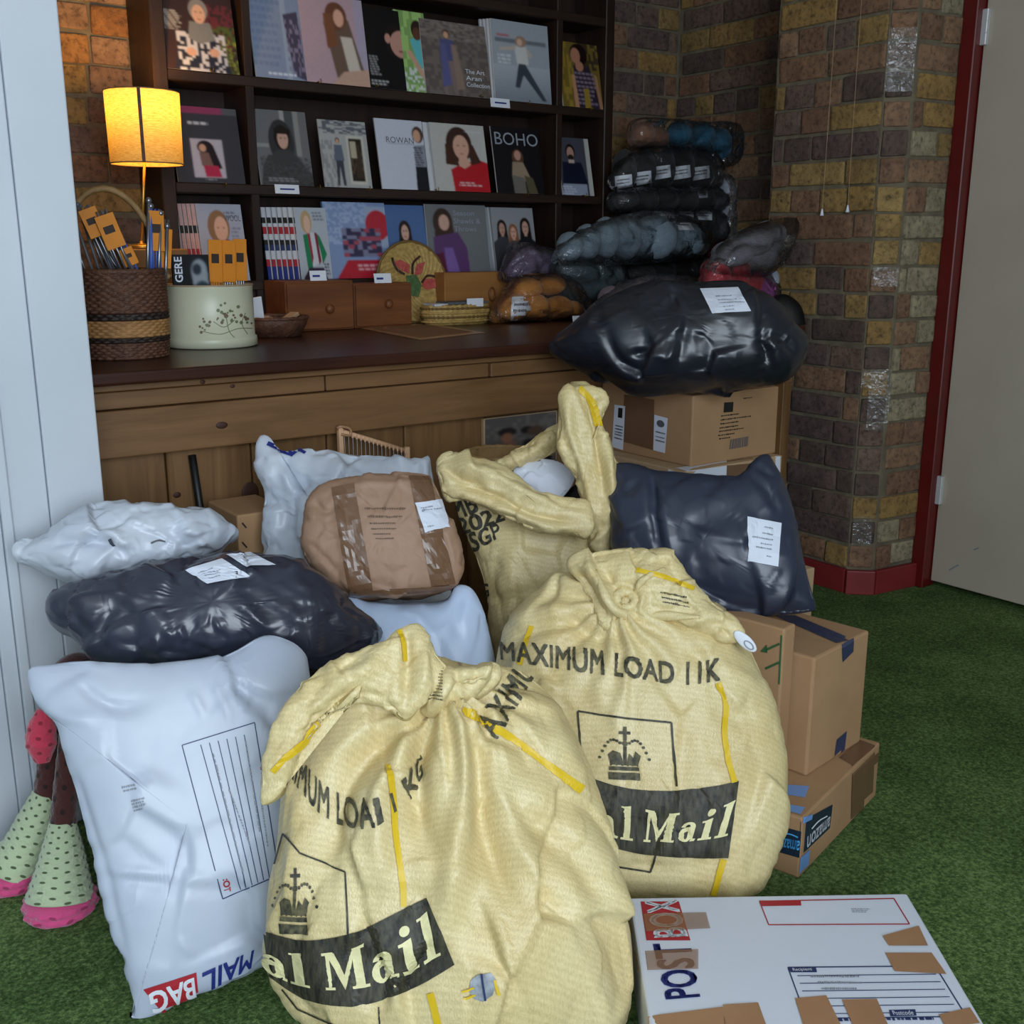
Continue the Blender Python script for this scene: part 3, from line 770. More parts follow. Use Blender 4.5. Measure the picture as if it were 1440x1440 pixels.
# ------------------------------------------------------------------ magazines
def paint(ops, W=60, Hh=80, seed=0):
    S = 2; w_, h_ = W*S, Hh*S
    img = np.zeros((h_, w_, 3)); yy, xx = np.mgrid[0:h_, 0:w_]; U = (xx+.5)/w_; Vv = (yy+.5)/h_
    rs = np.random.RandomState(seed)
    for op in ops:
        k = op[0]
        if k == 'bg': img[:] = lin(op[1])
        elif k == 'r': m_ = (U >= op[1]) & (U < op[3]) & (Vv >= op[2]) & (Vv < op[4]); img[m_] = lin(op[5])
        elif k == 'e': m_ = ((U-op[1])/op[3])**2+((Vv-op[2])/op[4])**2 < 1; img[m_] = lin(op[5])
        elif k == 'p':
            P = op[1]; ins = np.zeros(U.shape, bool)
            for i in range(len(P)):
                x1, y1 = P[i]; x2, y2 = P[(i+1) % len(P)]
                if y1 == y2: continue
                ins ^= ((y1 > Vv) != (y2 > Vv)) & (U < (x2-x1)*(Vv-y1)/(y2-y1)+x1)
            img[ins] = lin(op[2])
        elif k == 'n':   # mottled patch x0 y0 x1 y1 colour cells density
            x0, y0, x1, y1, cc, cells, dens = op[1:]
            g = rs.rand(cells+1, cells+1); fx = np.clip((U-x0)/(x1-x0), 0, .999)*cells; fy = np.clip((Vv-y0)/(y1-y0), 0, .999)*cells
            m_ = (U >= x0) & (U < x1) & (Vv >= y0) & (Vv < y1) & (g[fy.astype(int), fx.astype(int)] < dens); img[m_] = lin(cc)
        elif k == 'g':   # gradient from top colour to bottom colour
            x0, y0, x1, y1, c1, c2 = op[1:]
            m_ = (U >= x0) & (U < x1) & (Vv >= y0) & (Vv < y1); t = ((Vv-y0)/(y1-y0))[..., None]
            gg = np.array(lin(c1))*(1-t)+np.array(lin(c2))*t; img[m_] = gg[m_]
        elif k == 't':   # lines of small print x0 y0 x1 y1 rows colour
            x0, y0, x1, y1, rows, cc = op[1:]
            for r_ in range(rows):
                v0 = y0+(y1-y0)*r_/rows; v1 = v0+(y1-y0)/rows*.55; xe = x1-(x1-x0)*rs.rand()*.35
                m_ = (U >= x0) & (U < xe) & (Vv >= v0) & (Vv < v1) & ((np.floor(U*w_/3).astype(int)*7+r_*3) % 5 != 0); img[m_] = lin(cc)
    for _ in range(2):
        pd = np.pad(img, ((1, 1), (1, 1), (0, 0)), 'edge'); img = (pd[1:-1, 1:-1]*2+pd[:-2, 1:-1]+pd[2:, 1:-1]+pd[1:-1, :-2]+pd[1:-1, 2:])/6
    img = img*(.9+.2*rs.rand(h_, w_, 1))      # print grain only
    return img.reshape(Hh, S, W, S, 3).mean((1, 3))
def bust(cx, cy, s, hair, skin, cloth, long=True):
    o = [('e', cx, cy-.01*s, .125*s, .125*s, hair)]
    if long: o += [('p', [(cx-.125*s, cy), (cx+.125*s, cy), (cx+.15*s, cy+.24*s), (cx-.15*s, cy+.24*s)], hair)]
    o += [('p', [(cx-.12*s, cy-.04*s), (cx-.07*s, cy-.1*s), (cx-.075*s, cy+.22*s), (cx-.14*s, cy+.22*s)], hair)]
    o += [('r', cx-.035*s, cy+.06*s, cx+.035*s, cy+.17*s, skin), ('p', [(cx-.06*s, cy+.14*s), (cx+.06*s, cy+.14*s), (cx+.25*s, cy+.24*s), (cx+.30*s, cy+.75*s), (cx-.30*s, cy+.75*s), (cx-.25*s, cy+.24*s)], cloth),
          ('e', cx, cy+.02*s, .075*s, .10*s, skin), ('r', cx-.045*s, cy-.01*s, cx-.015*s, cy+.004*s, '2a1a16'), ('r', cx+.015*s, cy-.01*s, cx+.045*s, cy+.004*s, '2a1a16'), ('r', cx-.022*s, cy+.06*s, cx+.022*s, cy+.075*s, '9a4a44')]
    return o
def stand(cx, cy, s, hair, skin, top_, leg):
    return [('e', cx, cy, .05*s, .05*s, hair), ('e', cx, cy+.012*s, .034*s, .042*s, skin), ('p', [(cx-.09*s, cy+.07*s), (cx+.09*s, cy+.07*s), (cx+.12*s, cy+.34*s), (cx-.11*s, cy+.34*s)], top_),
            ('p', [(cx-.08*s, cy+.33*s), (cx+.09*s, cy+.33*s), (cx+.10*s, cy+.75*s), (cx+.04*s, cy+.75*s), (cx, cy+.42*s), (cx-.05*s, cy+.75*s), (cx-.10*s, cy+.75*s)], leg)]
def cover_mesh(name, corner, ax, az, img, parent):
    Hh, W, _ = img.shape; c, ax, az = [np.array(t, float) for t in (corner, ax, az)]
    V = [c+ax*i/W+az*(1-j/Hh) for j in range(Hh+1) for i in range(W+1)]
    Fc = [(j*(W+1)+i, (j+1)*(W+1)+i, (j+1)*(W+1)+i+1, j*(W+1)+i+1) for j in range(Hh) for i in range(W)]
    o = mesh(name, V, Fc, 'cover_print', parent)
    a = o.data.color_attributes.new('Col', 'FLOAT_COLOR', 'POINT')
    pd = np.pad(img, ((1, 1), (1, 1), (0, 0)), 'edge'); av = (pd[:-1, :-1]+pd[1:, :-1]+pd[:-1, 1:]+pd[1:, 1:])/4
    colr = np.ones(((Hh+1)*(W+1), 4)); colr[:, :3] = av.reshape(-1, 3); a.data.foreach_set('color', colr.ravel())
    return o
def mag(label, row, pl, pr, hgt, ops, thick=.006, lean=.045, pages='pages', copies=0, spine=None, Y=None, rise=0, cols=(72, 96), group=None, words=(), fan=0.0):
    Y = Y if Y is not None else YS+.006; z = ZR[row]+.0005+rise; py = (393, 268, 118)[row]
    x0 = ony(pl, py, Y)[0]; x1 = ony(pr, py, Y)[0]
    step = thick+.002
    for k in range(copies, -1, -1):
        yk = Y+k*step; 
        lab = label if k == 0 else 'further copy stacked behind the ' + label
        r = root('magazine', lab, 'magazine', ((x0+x1)/2-k*fan, yk+thick/2, z), None if k == 0 else (group or 'spare copies behind the '+label))
        xk = x0-k*fan
        V, Fc = hexa((xk, yk, z), (x1-x0, 0, 0), (0, thick, 0), (0, lean, hgt), .0004); mesh('pages', V, Fc, pages, r)
        if spine:
            nn = len(spine); zs = 0
            for frac, sm in spine:
                a = np.array([xk-.0006, yk-.0005, z])+np.array([0, lean, hgt])*zs
                V, Fc = hexa(a, (.0008+(fan*.72 if k else 0), 0, 0), (0, thick*.9, 0), np.array([0, lean, hgt])*frac, 0); zs += frac
                mesh('spine_band', V, Fc, sm, r)
        if k == 0:
            cv = cover_mesh('cover', (x0, yk-.0006, z), (x1-x0, 0, 0), (0, lean, hgt), paint(ops, *cols, seed=int(pl)), r)
            for s, u0, v0, u1, v1, mt, bold in words:
                V2, F2, _ = text2d(s, bold)
                o_ = np.array([x0, yk-.0011, z])
                Vw = [o_+np.array([1, 0, 0])*(x1-x0)*(u0+(u1-u0)*u)+np.array([0, lean, hgt])*(1-(v0+(v1-v0)*v)) for u, v in V2]
                mesh('title', Vw, F2, mt, cv)
    return r
skin = 'c99a80'
# top row
mag('magazine with a woman in a grey snood and checked jacket', 2, 237, 338, .235,
    [('bg', '3c2a2a'), ('n', .5, .2, 1, .7, '6a2f34', 14, .5), ('n', .45, .45, 1, 1, '4f5b2c', 16, .5), ('n', .6, .6, 1, 1, '8a8a3c', 18, .25), ('t', .03, .32, .28, .55, 9, 'b0a8a0'),
     ('p', [(.22, .55), (.7, .52), (.9, 1), (.12, 1)], '2a2c3c'), ('n', .18, .55, .85, 1, 'c8c4c8', 15, .45), ('p', [(.38, .42), (.66, .42), (.72, .62), (.5, .68), (.34, .62)], '7d7c7a'), ('e', .52, .28, .13, .13, '8a8580'), ('e', .52, .33, .09, .11, 'd9a88c'), ('e', .36, .78, .07, .05, 'd0a088'), ('e', .68, .77, .07, .05, 'd0a088'), ('r', .47, .3, .5, .315, '3a2420'), ('r', .54, .3, .57, .315, '3a2420'), ('r', .5, .385, .55, .395, 'a04a44')])
mag('magazine with a plaid figure before pale blue boards', 2, 361, 432, .25,
    [('bg', '8490a8'), ('t', 0, .1, .65, .9, 9, '7884a0'), ('r', .62, 0, .72, 1, '98a2b4'), ('p', [(.66, .25), (.95, .2), (1, 1), (.78, .95), (.7, .6)], '4a4256'), ('n', .68, .3, 1, .95, '857a90', 12, .35), ('t', .25, .93, .9, .98, 1, 'd8dae6')])
mag('thick magazine with a long haired woman on a pink cover', 2, 432, 521, .26,
    [('bg', 'b598a0'), ('r', .85, 0, 1, 1, 'a89cb0'), ('p', [(.35, .3), (.75, .25), (.95, .9), (.5, 1)], '6a5448'), ('p', [(.6, .45), (.78, .45), (.9, .95), (.7, .95)], 'c9bcb0'), ('e', .56, .22, .17, .16, '6b4230'), ('e', .6, .24, .08, .10, 'd8a48c'), ('p', [(.36, .2), (.5, .2), (.55, .55), (.38, .6)], '7a4c34'), ('p', [(.6, .85), (1, .8), (1, 1), (.4, 1)], 'c09a88')], thick=.022, pages='pages_pink')
mag('dark magazine with a woman’s face in profile', 2, 521, 572, .245,
    [('bg', '0f0e12'), ('e', .85, .38, .32, .22, '1c1414'), ('e', .98, .42, .30, .17, 'b98a7c'), ('e', .62, .36, .08, .06, 'b98a7c'), ('r', .9, .5, 1, .52, '8a3038'), ('t', .05, .6, .35, .85, 8, '9a9a9a'), ('t', .05, .9, .6, .97, 2, 'c0c0c0')])
mag('magazine with a turquoise dress on bright green', 2, 564, 606, .25,
    [('bg', '7da05c'), ('n', 0, 0, 1, 1, '9cc070', 10, .4), ('p', [(.45, .35), (1, .25), (1, .8), (.7, .7)], '5db0b8'), ('e', .72, .22, .2, .12, '2c1c18'), ('e', .7, .27, .14, .08, '5c3a2c'), ('n', .1, .7, .9, 1, 'c8d0c8', 10, .5), ('p', [(.3, .5), (.45, .48), (1, .85), (.95, .95)], 'c09880')], lean=.04, Y=YS+.014)
mag('magazine with a long cardigan against a stone wall', 2, 600, 692, .235,
    [('bg', '5d5450'), ('n', 0, 0, 1, 1, '6f645e', 20, .45), ('n', 0, 0, 1, .25, '857a72', 22, .3)]+stand(.38, .17, 1.1, '3a2620', skin, '4f507a', '7c6a68')+[('p', [(.28, .3), (.36, .3), (.4, .85), (.26, .9)], '5a5a88'), ('p', [(.44, .3), (.52, .32), (.6, .9), (.48, .92)], '8a7468')],
    words=[('The Art', .62, .62, .92, .68, 'paper_white', 0), ('Aran', .62, .71, .86, .77, 'paper_white', 0), ('Collection', .62, .80, .98, .86, 'paper_white', 0)])
mag('grey magazine with a woman striding along a beach', 2, 697, 776, .262,
    [('bg', '9aa0a8'), ('g', 0, .55, 1, 1, 'a8aeb6', '7c838c'), ('r', .05, .22, .95, .27, '6a7078'), ('p', [(.38, .3), (.6, .3), (.62, .52), (.42, .55)], 'c8c6c4'), ('p', [(.12, .34), (.4, .3), (.4, .35), (.12, .38)], 'b8a89c'), ('p', [(.58, .3), (.7, .4), (.64, .45)], 'b8a89c'), ('p', [(.44, .52), (.56, .52), (.92, .97), (.84, .97), (.52, .66), (.44, .83), (.36, .82)], '3c424c'), ('e', .5, .24, .1, .07, '9a7c68'), ('e', .48, .25, .05, .045, 'd0aa94'), ('t', .08, .42, .35, .56, 3, 'c8ccd2'), ('r', .08, .17, .3, .2, 'a8606a')],
    thick=.009, copies=3, fan=.007, spine=((1.0, 'spine_white'),), lean=.03)
mag('magazine with a striped cardigan on an ochre cover', 2, 793, 849, .225,
    [('bg', '6d5a26'), ('n', 0, 0, .5, 1, '8f7630', 10, .5), ('n', .5, 0, 1, .4, '3c3020', 8, .6), ('e', .5, .18, .22, .17, '1c1210'), ('e', .42, .2, .12, .12, 'a8745c'), ('p', [(.35, .35), (.75, .35), (.95, 1), (.3, 1)], '2e2432'), ('t', .35, .45, .9, .98, 8, '7a6a78'), ('p', [(.55, .7), (.68, .7), (.7, 1), (.55, 1)], '8f7630'), ('e', .5, .36, .1, .08, 'a8745c'), ('p', [(.28, .5), (.36, .5), (.4, 1), (.3, 1)], 'b08060'), ('p', [(.85, .45), (.92, .5), (1, 1), (.92, 1)], 'a07458')])
# middle row
mag('charcoal magazine with a pink top strip and inset photo', 1, 252, 346, .215,
    [('bg', '3b3a41'), ('r', 0, 0, .78, .09, '8c3a5c'), ('r', .78, 0, 1, .09, '55575a'), ('t', .25, .2, .55, .26, 1, 'c0c0c4'), ('r', .25, .42, .72, .93, 'b4aeb8'), ('e', .46, .53, .12, .09, '241820'), ('p', [(.4, .5), (.58, .5), (.68, .8), (.5, .85)], '241820'), ('e', .42, .54, .05, .05, skin), ('p', [(.36, .6), (.5, .6), (.55, .78), (.38, .78)], '7c5c54'), ('p', [(.4, .77), (.62, .77), (.66, .92), (.42, .92)], 'b02c4c'), ('t', .4, .95, .6, .97, 1, '98989c')])
mag('magazine with a woman hooded in a charcoal cowl', 1, 368, 442, .222,
    [('bg', '6b6a6c'), ('r', .5, 0, .58, .6, '9a9894'), ('r', .58, 0, .75, .6, '4c4e50'), ('r', .75, 0, .85, .6, '8a8a86'), ('r', 0, .45, .4, .5, '8e8c88'), ('p', [(.2, .6), (.75, .6), (1, .85), (1, 1), (.02, 1), (.08, .75)], '3b3a3c'), ('n', .05, .62, 1, 1, '4b4a4b', 24, .4), ('e', .48, .42, .24, .30, '333234'), ('e', .5, .36, .15, .17, '1e1614'), ('e', .51, .38, .10, .13, 'c29a88'), ('r', .36, .24, .66, .31, '1e1614'), ('e', .5, .62, .22, .10, '3e3d3f'), ('r', .46, .36, .49, .375, '2a1a16'), ('r', .54, .36, .57, .375, '2a1a16'), ('t', .15, .9, .75, .96, 2, '8c8c90')])
mag('pale magazine of a man beside a stone doorway', 1, 458, 524, .205,
    [('bg', 'a7a6a4'), ('n', 0, 0, 1, .2, '5d6068', 12, .5), ('n', 0, .3, .3, 1, '8a8a8a', 10, .4), ('r', .55, .22, .92, .95, 'c0bcb0'), ('r', .6, .26, .87, .9, '2a211b'), ('n', .62, .4, .86, .85, '5c4a3a', 8, .4), ('p', [(.7, .35), (.82, .35), (.84, .85), (.7, .85)], '3f3128'), ('r', .62, .3, .74, .55, 'b0a48c')]+stand(.36, .3, .9, '2c2a2c', skin, '5d6474', '3a3c46'), lean=.04)
mag('white ROWAN magazine with a striped figure at the edge', 1, 538, 604, .222,
    [('bg', 'c3c6d2'), ('e', .88, .2, .12, .12, '4a3830'), ('e', .86, .22, .08, .09, skin), ('p', [(.78, .36), (1, .34), (1, .68), (.76, .68)], '8a8c98'), ('t', .76, .38, 1, .66, 8, '3c3e4c'), ('p', [(.76, .66), (1, .66), (1, 1), (.74, 1)], '1b1c22'), ('r', .22, .34, .8, .35, '8c90a0')],
    words=[('ROWAN', .2, .25, .78, .335, 'ink_soft', 0)])
mag('magazine with a dark haired woman in a red jumper', 1, 615, 690, .222,
    [('bg', 'b9b6b0'), ('p', [(.3, .68), (.5, .58), (.85, .52), (1, .56), (1, 1), (.33, 1)], 'b3202a'), ('e', .5, .3, .24, .26, '3c2620'), ('p', [(.24, .3), (.42, .3), (.46, .62), (.22, .6)], '44291f'), ('p', [(.62, .3), (.76, .3), (.88, .56), (.7, .6)], '44291f'), ('e', .53, .34, .145, .18, 'cfa08a'), ('p', [(.47, .5), (.62, .48), (.68, .6), (.56, .66), (.46, .62)], 'cfa08a'), ('r', .45, .31, .5, .325, '2a1a16'), ('r', .57, .31, .62, .325, '2a1a16'), ('r', .5, .43, .57, .445, 'a34a48'), ('t', .42, .86, .85, .93, 2, 'd8b0b0'), ('t', .62, .1, .97, .13, 1, 'c8c8d0')], thick=.01, copies=1, fan=.02, spine=((1.0, 'spine_white'),))
mag('black BOHO magazine with a seated woman in cream', 1, 700, 766, .225,
    [('bg', '17151a'), ('e', .5, .45, .12, .12, '5c3c2c'), ('e', .5, .42, .07, .075, 'b98c7c'), ('p', [(.38, .52), (.6, .52), (.75, .8), (.5, .82), (.34, .75)], '94806c'), ('p', [(.34, .72), (.6, .76), (.62, 1), (.36, 1)], '6c6660'), ('p', [(.6, .72), (.78, .76), (.86, 1), (.66, 1)], '57503c')],
    words=[('BOHO', .06, .08, .97, .27, 'ink_grey', 0)])
mag('dark magazine with a bearded man in a navy jumper', 1, 792, 836, .205,
    [('bg', '44454f'), ('r', .86, 0, 1, 1, 'b0aea8'), ('p', [(.1, .42), (.7, .42), (.84, .8), (.05, .82)], '151a2c'), ('r', .05, .8, .8, 1, '8f96a8'), ('t', 0, .84, .5, 1, 4, 'b8bccc'), ('e', .38, .24, .15, .13, '1c1614'), ('e', .38, .27, .11, .11, 'a98272'), ('e', .38, .34, .09, .05, '2a1e1a'), ('r', .3, .38, .48, .44, 'b8a498')])
# bottom row
stripes = ((.18, 'ink_blue'), (.1, 'ink_red'), (.12, 'spine_white'), (.08, 'ink_navy'), (.07, 'ink_black'), (.08, 'spine_white'), (.10, 'ink_red'), (.05, 'spine_white'), (.08, 'ink_black'), (.14, 'spine_white'))
pinks = ((.3, 'pages_pink'), (.12, 'ink_red'), (.2, 'pages_pink'), (.1, 'ink_black'), (.28, 'pages_pink'))
mag('pale grey magazine with a fair child and red scarf', 0, 289, 352, .225,
    [('bg', 'a4a8b6'), ('e', .45, .3, .24, .22, '8f6a4a'), ('e', .5, .32, .15, .16, 'd8a890'), ('p', [(.3, .5), (.65, .46), (.8, .66), (.25, .7)], 'a81f30'), ('r', .42, .3, .46, .315, '3a2420'), ('r', .54, .3, .58, .315, '3a2420'), ('t', .6, .1, .95, .2, 2, '6c7080'), ('t', .72, .3, .95, .5, 4, '7c8090'), ('t', .75, .75, .95, .95, 4, '4a5068')], copies=5, spine=pinks, thick=.006, fan=.0104, words=[('WOOL', .6, .14, .96, .22, 'ink_soft', 0)])
mag('pale magazine with a blonde woman in a green cardigan', 0, 424, 468, .22,
    [('bg', 'aeb4bc'), ('e', .34, .2, .17, .16, 'b89a70'), ('e', .36, .23, .10, .12, 'd8b09a'), ('p', [(.3, .36), (.62, .34), (.74, .75), (.34, .85)], 'c8c8cc'), ('p', [(.2, .38), (.36, .36), (.42, .9), (.26, .95)], '1f7a50'), ('p', [(.6, .34), (.72, .4), (.9, .65), (.74, .8), (.7, .6)], '1f7a50'), ('p', [(.34, .36), (.42, .36), (.46, .7), (.4, .8)], '9c2c44'), ('p', [(.56, .34), (.64, .36), (.7, .75), (.62, .8)], '7c2438'), ('p', [(.1, .98), (.3, .84), (.75, .84), (.85, 1), (.1, 1)], '3a2a44'), ('t', .55, .06, .95, .2, 3, '70767e'), ('t', .78, .78, .96, .96, 4, '50565e')], copies=6, spine=stripes, thick=.0065, fan=.0145, lean=.035)
mag('blue magazine with a patterned cushion and red title panel', 0, 466, 552, .24,
    [('bg', '7f93b8'), ('n', 0, 0, .7, .55, '9aaac8', 20, .5), ('r', .65, .05, 1, .6, '9aa6be'), ('e', .85, .3, .2, .2, 'b02c3a'), ('r', .25, .34, .88, .72, '3a3550'), ('n', .25, .34, .88, .72, '7c7c96', 8, .35), ('n', .25, .34, .88, .72, 'a04a5c', 7, .18), ('p', [(.1, 1), (.3, .76), (1, .76), (1, 1)], 'b02434'), ('t', .45, .82, .95, .92, 2, 'd8a0a8')], thick=.012, spine=((1.0, 'spine_blue'),))
mag('blue magazine with a girl in a cobalt jumper', 0, 545, 606, .235,
    [('bg', '4d6a98'), ('g', 0, .5, 1, 1, '4d6a98', '34507c')]+bust(.52, .36, 1.1, '2c1f20', 'c9a08e', '3c58a8'), Y=YS+.008)
mag('grey magazine with a woman in a purple shawl', 0, 606, 690, .24,
    [('bg', '6f7174'), ('e', .27, .25, .16, .2, '3a2a24'), ('p', [(.14, .2), (.42, .2), (.46, .48), (.12, .5)], '3f2c24'), ('e', .29, .25, .085, .11, 'c79e8c'), ('p', [(.1, .45), (.5, .38), (.64, .6), (.66, 1), (.1, 1)], '5c3a68'), ('p', [(.26, .6), (.4, .6), (.5, 1), (.28, 1)], '7a5c9c'), ('p', [(.1, .7), (.24, .66), (.3, 1), (.1, 1)], '5a1c34')], words=[('Season', .45, .08, .8, .15, 'ink_grey', 0), ('Shawls &', .45, .19, .9, .26, 'ink_grey', 0), ('Throws', .45, .3, .82, .37, 'ink_grey', 0)], lean=.035)
mag('grey magazine with three women side by side', 0, 700, 758, .235,
    [('bg', '8f9094')]+bust(.22, .3, .9, '241818', 'b98f7e', '3c3c42')+bust(.48, .36, .9, '8a5c40', 'cda08c', '4a4a50')+bust(.78, .28, 1.0, '1d1414', 'c09684', '1c1c20'), thick=.01, copies=2, fan=.02, spine=((1.0, 'spine_grey'),))

# ------------------------------------------------------------------ things on the counter
def chest(label, px0, py0, px1, py1, hgt, dep, knobpx, open_=0):
    a = onz(px0, py0, ZC+.001); b_ = onz(px1, py1, ZC+.001); Y = (a[1]+b_[1])/2; X0 = ony(px0, py0, Y)[0]; X1 = ony(px1, py1, Y)[0]
    r = root('drawer_chest', label, 'drawer box', ((X0+X1)/2, Y+dep/2, ZC), 'small wooden drawer chests on the counter')
    box('carcass', X0, X1, Y+.008, Y+dep, ZC+.0008, ZC+hgt, 'drawer_wood', r, .002)
    dfr = box('drawer_front', X0+.004, X1-.004, Y, Y+.012, ZC+.006, ZC+hgt-.006, 'drawer_wood', r, .002)
    k = ony(*knobpx, Y); V, Fc = ellipsoid((k[0], Y-.011, k[2]), (.014, 0, 0), (0, 0, .014), (0, .010, 0), 16, 10); mesh('knob', V, Fc, 'drawer_wood', dfr, True)
    V, Fc = tube([(k[0], Y-.006, k[2]), (k[0], Y+.002, k[2])], .006, 10); mesh('knob_stem', V, Fc, 'drawer_wood', dfr, True)
    return X0, X1, Y
c1 = chest('wooden drawer chest with a round knob beside the packet tray', 405, 468, 500, 462, .150, .155, (462, 434))
c2 = chest('wooden drawer chest with a round knob beside the straw basket', 501, 464, 581, 456, .138, .10, (545, 427))
for (pl, py0, pr, py1, Y, zz, lab) in ((437, 389, 460, 399, c1[2]+.01, ZC+.150, 'small white price card on the drawer chest by the green cardigan magazine'), (527, 383, 551, 397, c2[2]+.012, ZC+.138, 'small white price card in front of the woven flower plate')):
    a = ony(pl, py1, Y); b_ = ony(pr, py1, Y)
    V, Fc = hexa((a[0], Y, zz-.0005), (b_[0]-a[0], 0, 0), (0, .0012, 0), (0, .006, .030), .0002); o = mesh('price_card', V, Fc, 'white_card'); tag(o, lab, 'card', 'price cards on the counter')
    V, Fc = hexa((a[0]+.008, Y+.0006, zz+.011), (.024, 0, 0), (0, .0006, 0), (0, .0012, .006), 0); mesh('lettering', V, Fc, 'ink_blue', o)
# woven plate with flowers
c = ony(577, 397, 3.155); R_ = c[2]-ZC-.001
pr_ = root('woven_plate', 'round woven straw plate with red flowers leaning behind the drawer chest', 'plate', (c[0], 3.155, ZC))
V = []; Fc = []; nt_ = 64; rings = 14; lean = np.array([0, .14, 1.0]); lean /= np.linalg.norm(lean); nrm = np.cross([1.0, 0, 0], lean); ctr = np.array([c[0], 3.150, c[2]])
for k in range(rings+1):
    for j in range(nt_):
        rr = R_*k/rings; a = 2*math.pi*j/nt_; bump_ = .0025*abs(math.sin(k*math.pi*1.0+j*.0))+.0022*((j+k) % 2)
        V.append(ctr+np.array([1, 0, 0])*rr*math.cos(a)+lean*rr*math.sin(a)+nrm*(bump_+.010*(k/rings)**4))
for k in range(rings):
    for j in range(nt_): Fc.append((k*nt_+j, k*nt_+(j+1) % nt_, (k+1)*nt_+(j+1) % nt_, (k+1)*nt_+j))
plate = mesh('weave', V, Fc, 'straw', pr_, bvh=True)
V, Fc = tube([ctr+np.array([1, 0, 0])*R_*math.cos(a)+lean*R_*math.sin(a)+nrm*.008 for a in np.linspace(0, 2*math.pi, 60)], .005, 8, fn=lambda s, t: 1+.15*math.sin(s*260)); mesh('rim', V, Fc, 'straw_dark', pr_, True)
plain('flower_red', 'a83c3c', .6, 'b85848', 60); plain('flower_green', '3f5c34', .6, '55703c', 60)
idm = lambda u, v: (u, v)
for i, pl in enumerate(([(562, 365), (575, 372), (575, 385), (562, 380), (552, 368)], [(585, 372), (597, 368), (592, 385), (582, 388)], [(596, 392), (612, 392), (614, 404), (600, 408), (592, 402)])):
    A, B = polys([pl], 4); lay('flower', plate, idm, A, B, 'flower_red', pr_, .0045)
A, B = polys([[(570, 388), (585, 386), (592, 402), (588, 418), (574, 415)]], 4); lay('leaf', plate, idm, A, B, 'flower_green', pr_, .0045)
for ln in ([(550, 362), (556, 378), (568, 386)], [(590, 360), (580, 370), (579, 386)], [(592, 398), (600, 388), (614, 390)]): polyband('outline', plate, ln, 3.2, 'knot', pr_, .0055, 12)
# oval straw basket with booklets
a = onz(585, 457, ZC); b_ = onz(682, 455, ZC); cx, cy = 1.985+.01, 3.02; hw = .128
ob = root('straw_basket', 'low oval straw basket holding booklets on the counter', 'basket', (cx, cy, ZC))
prof = [(.93, 0), (1, .02), (1.01, .045), (.99, .062), (.94, .066), (.92, .055), (.90, .02), (.0, .012)]
V, Fc = lathe([(p[0]*hw, p[1]) for p in prof], (0, 0, 0), 72, True)
V = [(cx+x, cy+y*.5+0, ZC+.0008+z+.0025*math.sin(x*300+z*700)) for x, y, z in V]
mesh('weave', V, Fc, 'straw', ob, True)
for zz in (.012, .026, .040, .054):
    P = [(cx+hw*1.012*math.cos(t), cy+hw*.506*math.sin(t)*1.0, ZC+zz) for t in np.linspace(0, 2*math.pi, 90)]
    V, Fc = tube(P, .0035, 6, fn=lambda s, t: 1+.5*math.sin(s*300+zz*400)); mesh('coil', V, Fc, 'straw_dark' if zz in (.026, .054) else 'straw', ob, True)
for i, (x0, x1, m_, z0, lab) in enumerate(((cx-.11, cx-.05, 'spine_white', .062, 'cream booklet lying in the straw basket'), (cx-.06, cx+.10, 'ink_soft', .066, 'dark grey booklet lying across the straw basket'))):
    tag(box('booklet', x0, x1, cy-.045, cy+.03, ZC+z0, ZC+z0+.008, m_, None, .001), lab, 'booklet')
tag(box('price_card', cx+.005, cx+.07, cy-.06, cy-.058, ZC+.058, ZC+.085, 'white_card', None, .0005), 'small white price card on the straw basket', 'card', 'price cards on the counter')
# box of drawers turned sideways
a = ony(684, 452, 3.12); bx = root('wooden_box', 'small honey coloured wooden box with a ring handle behind the mustard yarn', 'box', (a[0], 3.1, ZC))
x1 = ony(707, 450, 3.13)[0]; x0 = ony(634, 450, 3.05)[0]
box('carcass', x0, x1, 3.085, 3.175, ZC+.0008, ZC+.165, 'box_wood', bx, .002)
V, Fc = tube([((x0+x1)/2+.055+.012*math.cos(t), 3.080, ZC+.09+.022*math.sin(t)) for t in np.linspace(0, 2*math.pi, 20)], .0035, 6); mesh('ring_handle', V, Fc, 'drawer_wood', bx, True)
# print lying on the counter
q = [onz(*p, ZC+.001) for p in ((508, 462), (590, 478), (682, 468), (600, 455))]
V = [p+np.array([0, 0, dz]) for dz in (0, .0012) for p in q]
fp = mesh('paper_sheet', V, [(3, 2, 1, 0), (4, 5, 6, 7), (0, 1, 5, 4), (1, 2, 6, 5), (2, 3, 7, 6), (3, 0, 4, 7)], 'tape_pale'); tag(fp, 'flat brown printed sheet lying on the dark counter', 'paper')
c = sum(q)/4; V = [c+(p-c)*.82+np.array([0, 0, .0016]) for p in q]; mesh('printed_panel', V, [(0, 1, 2, 3)], 'cardboard_dark', fp)
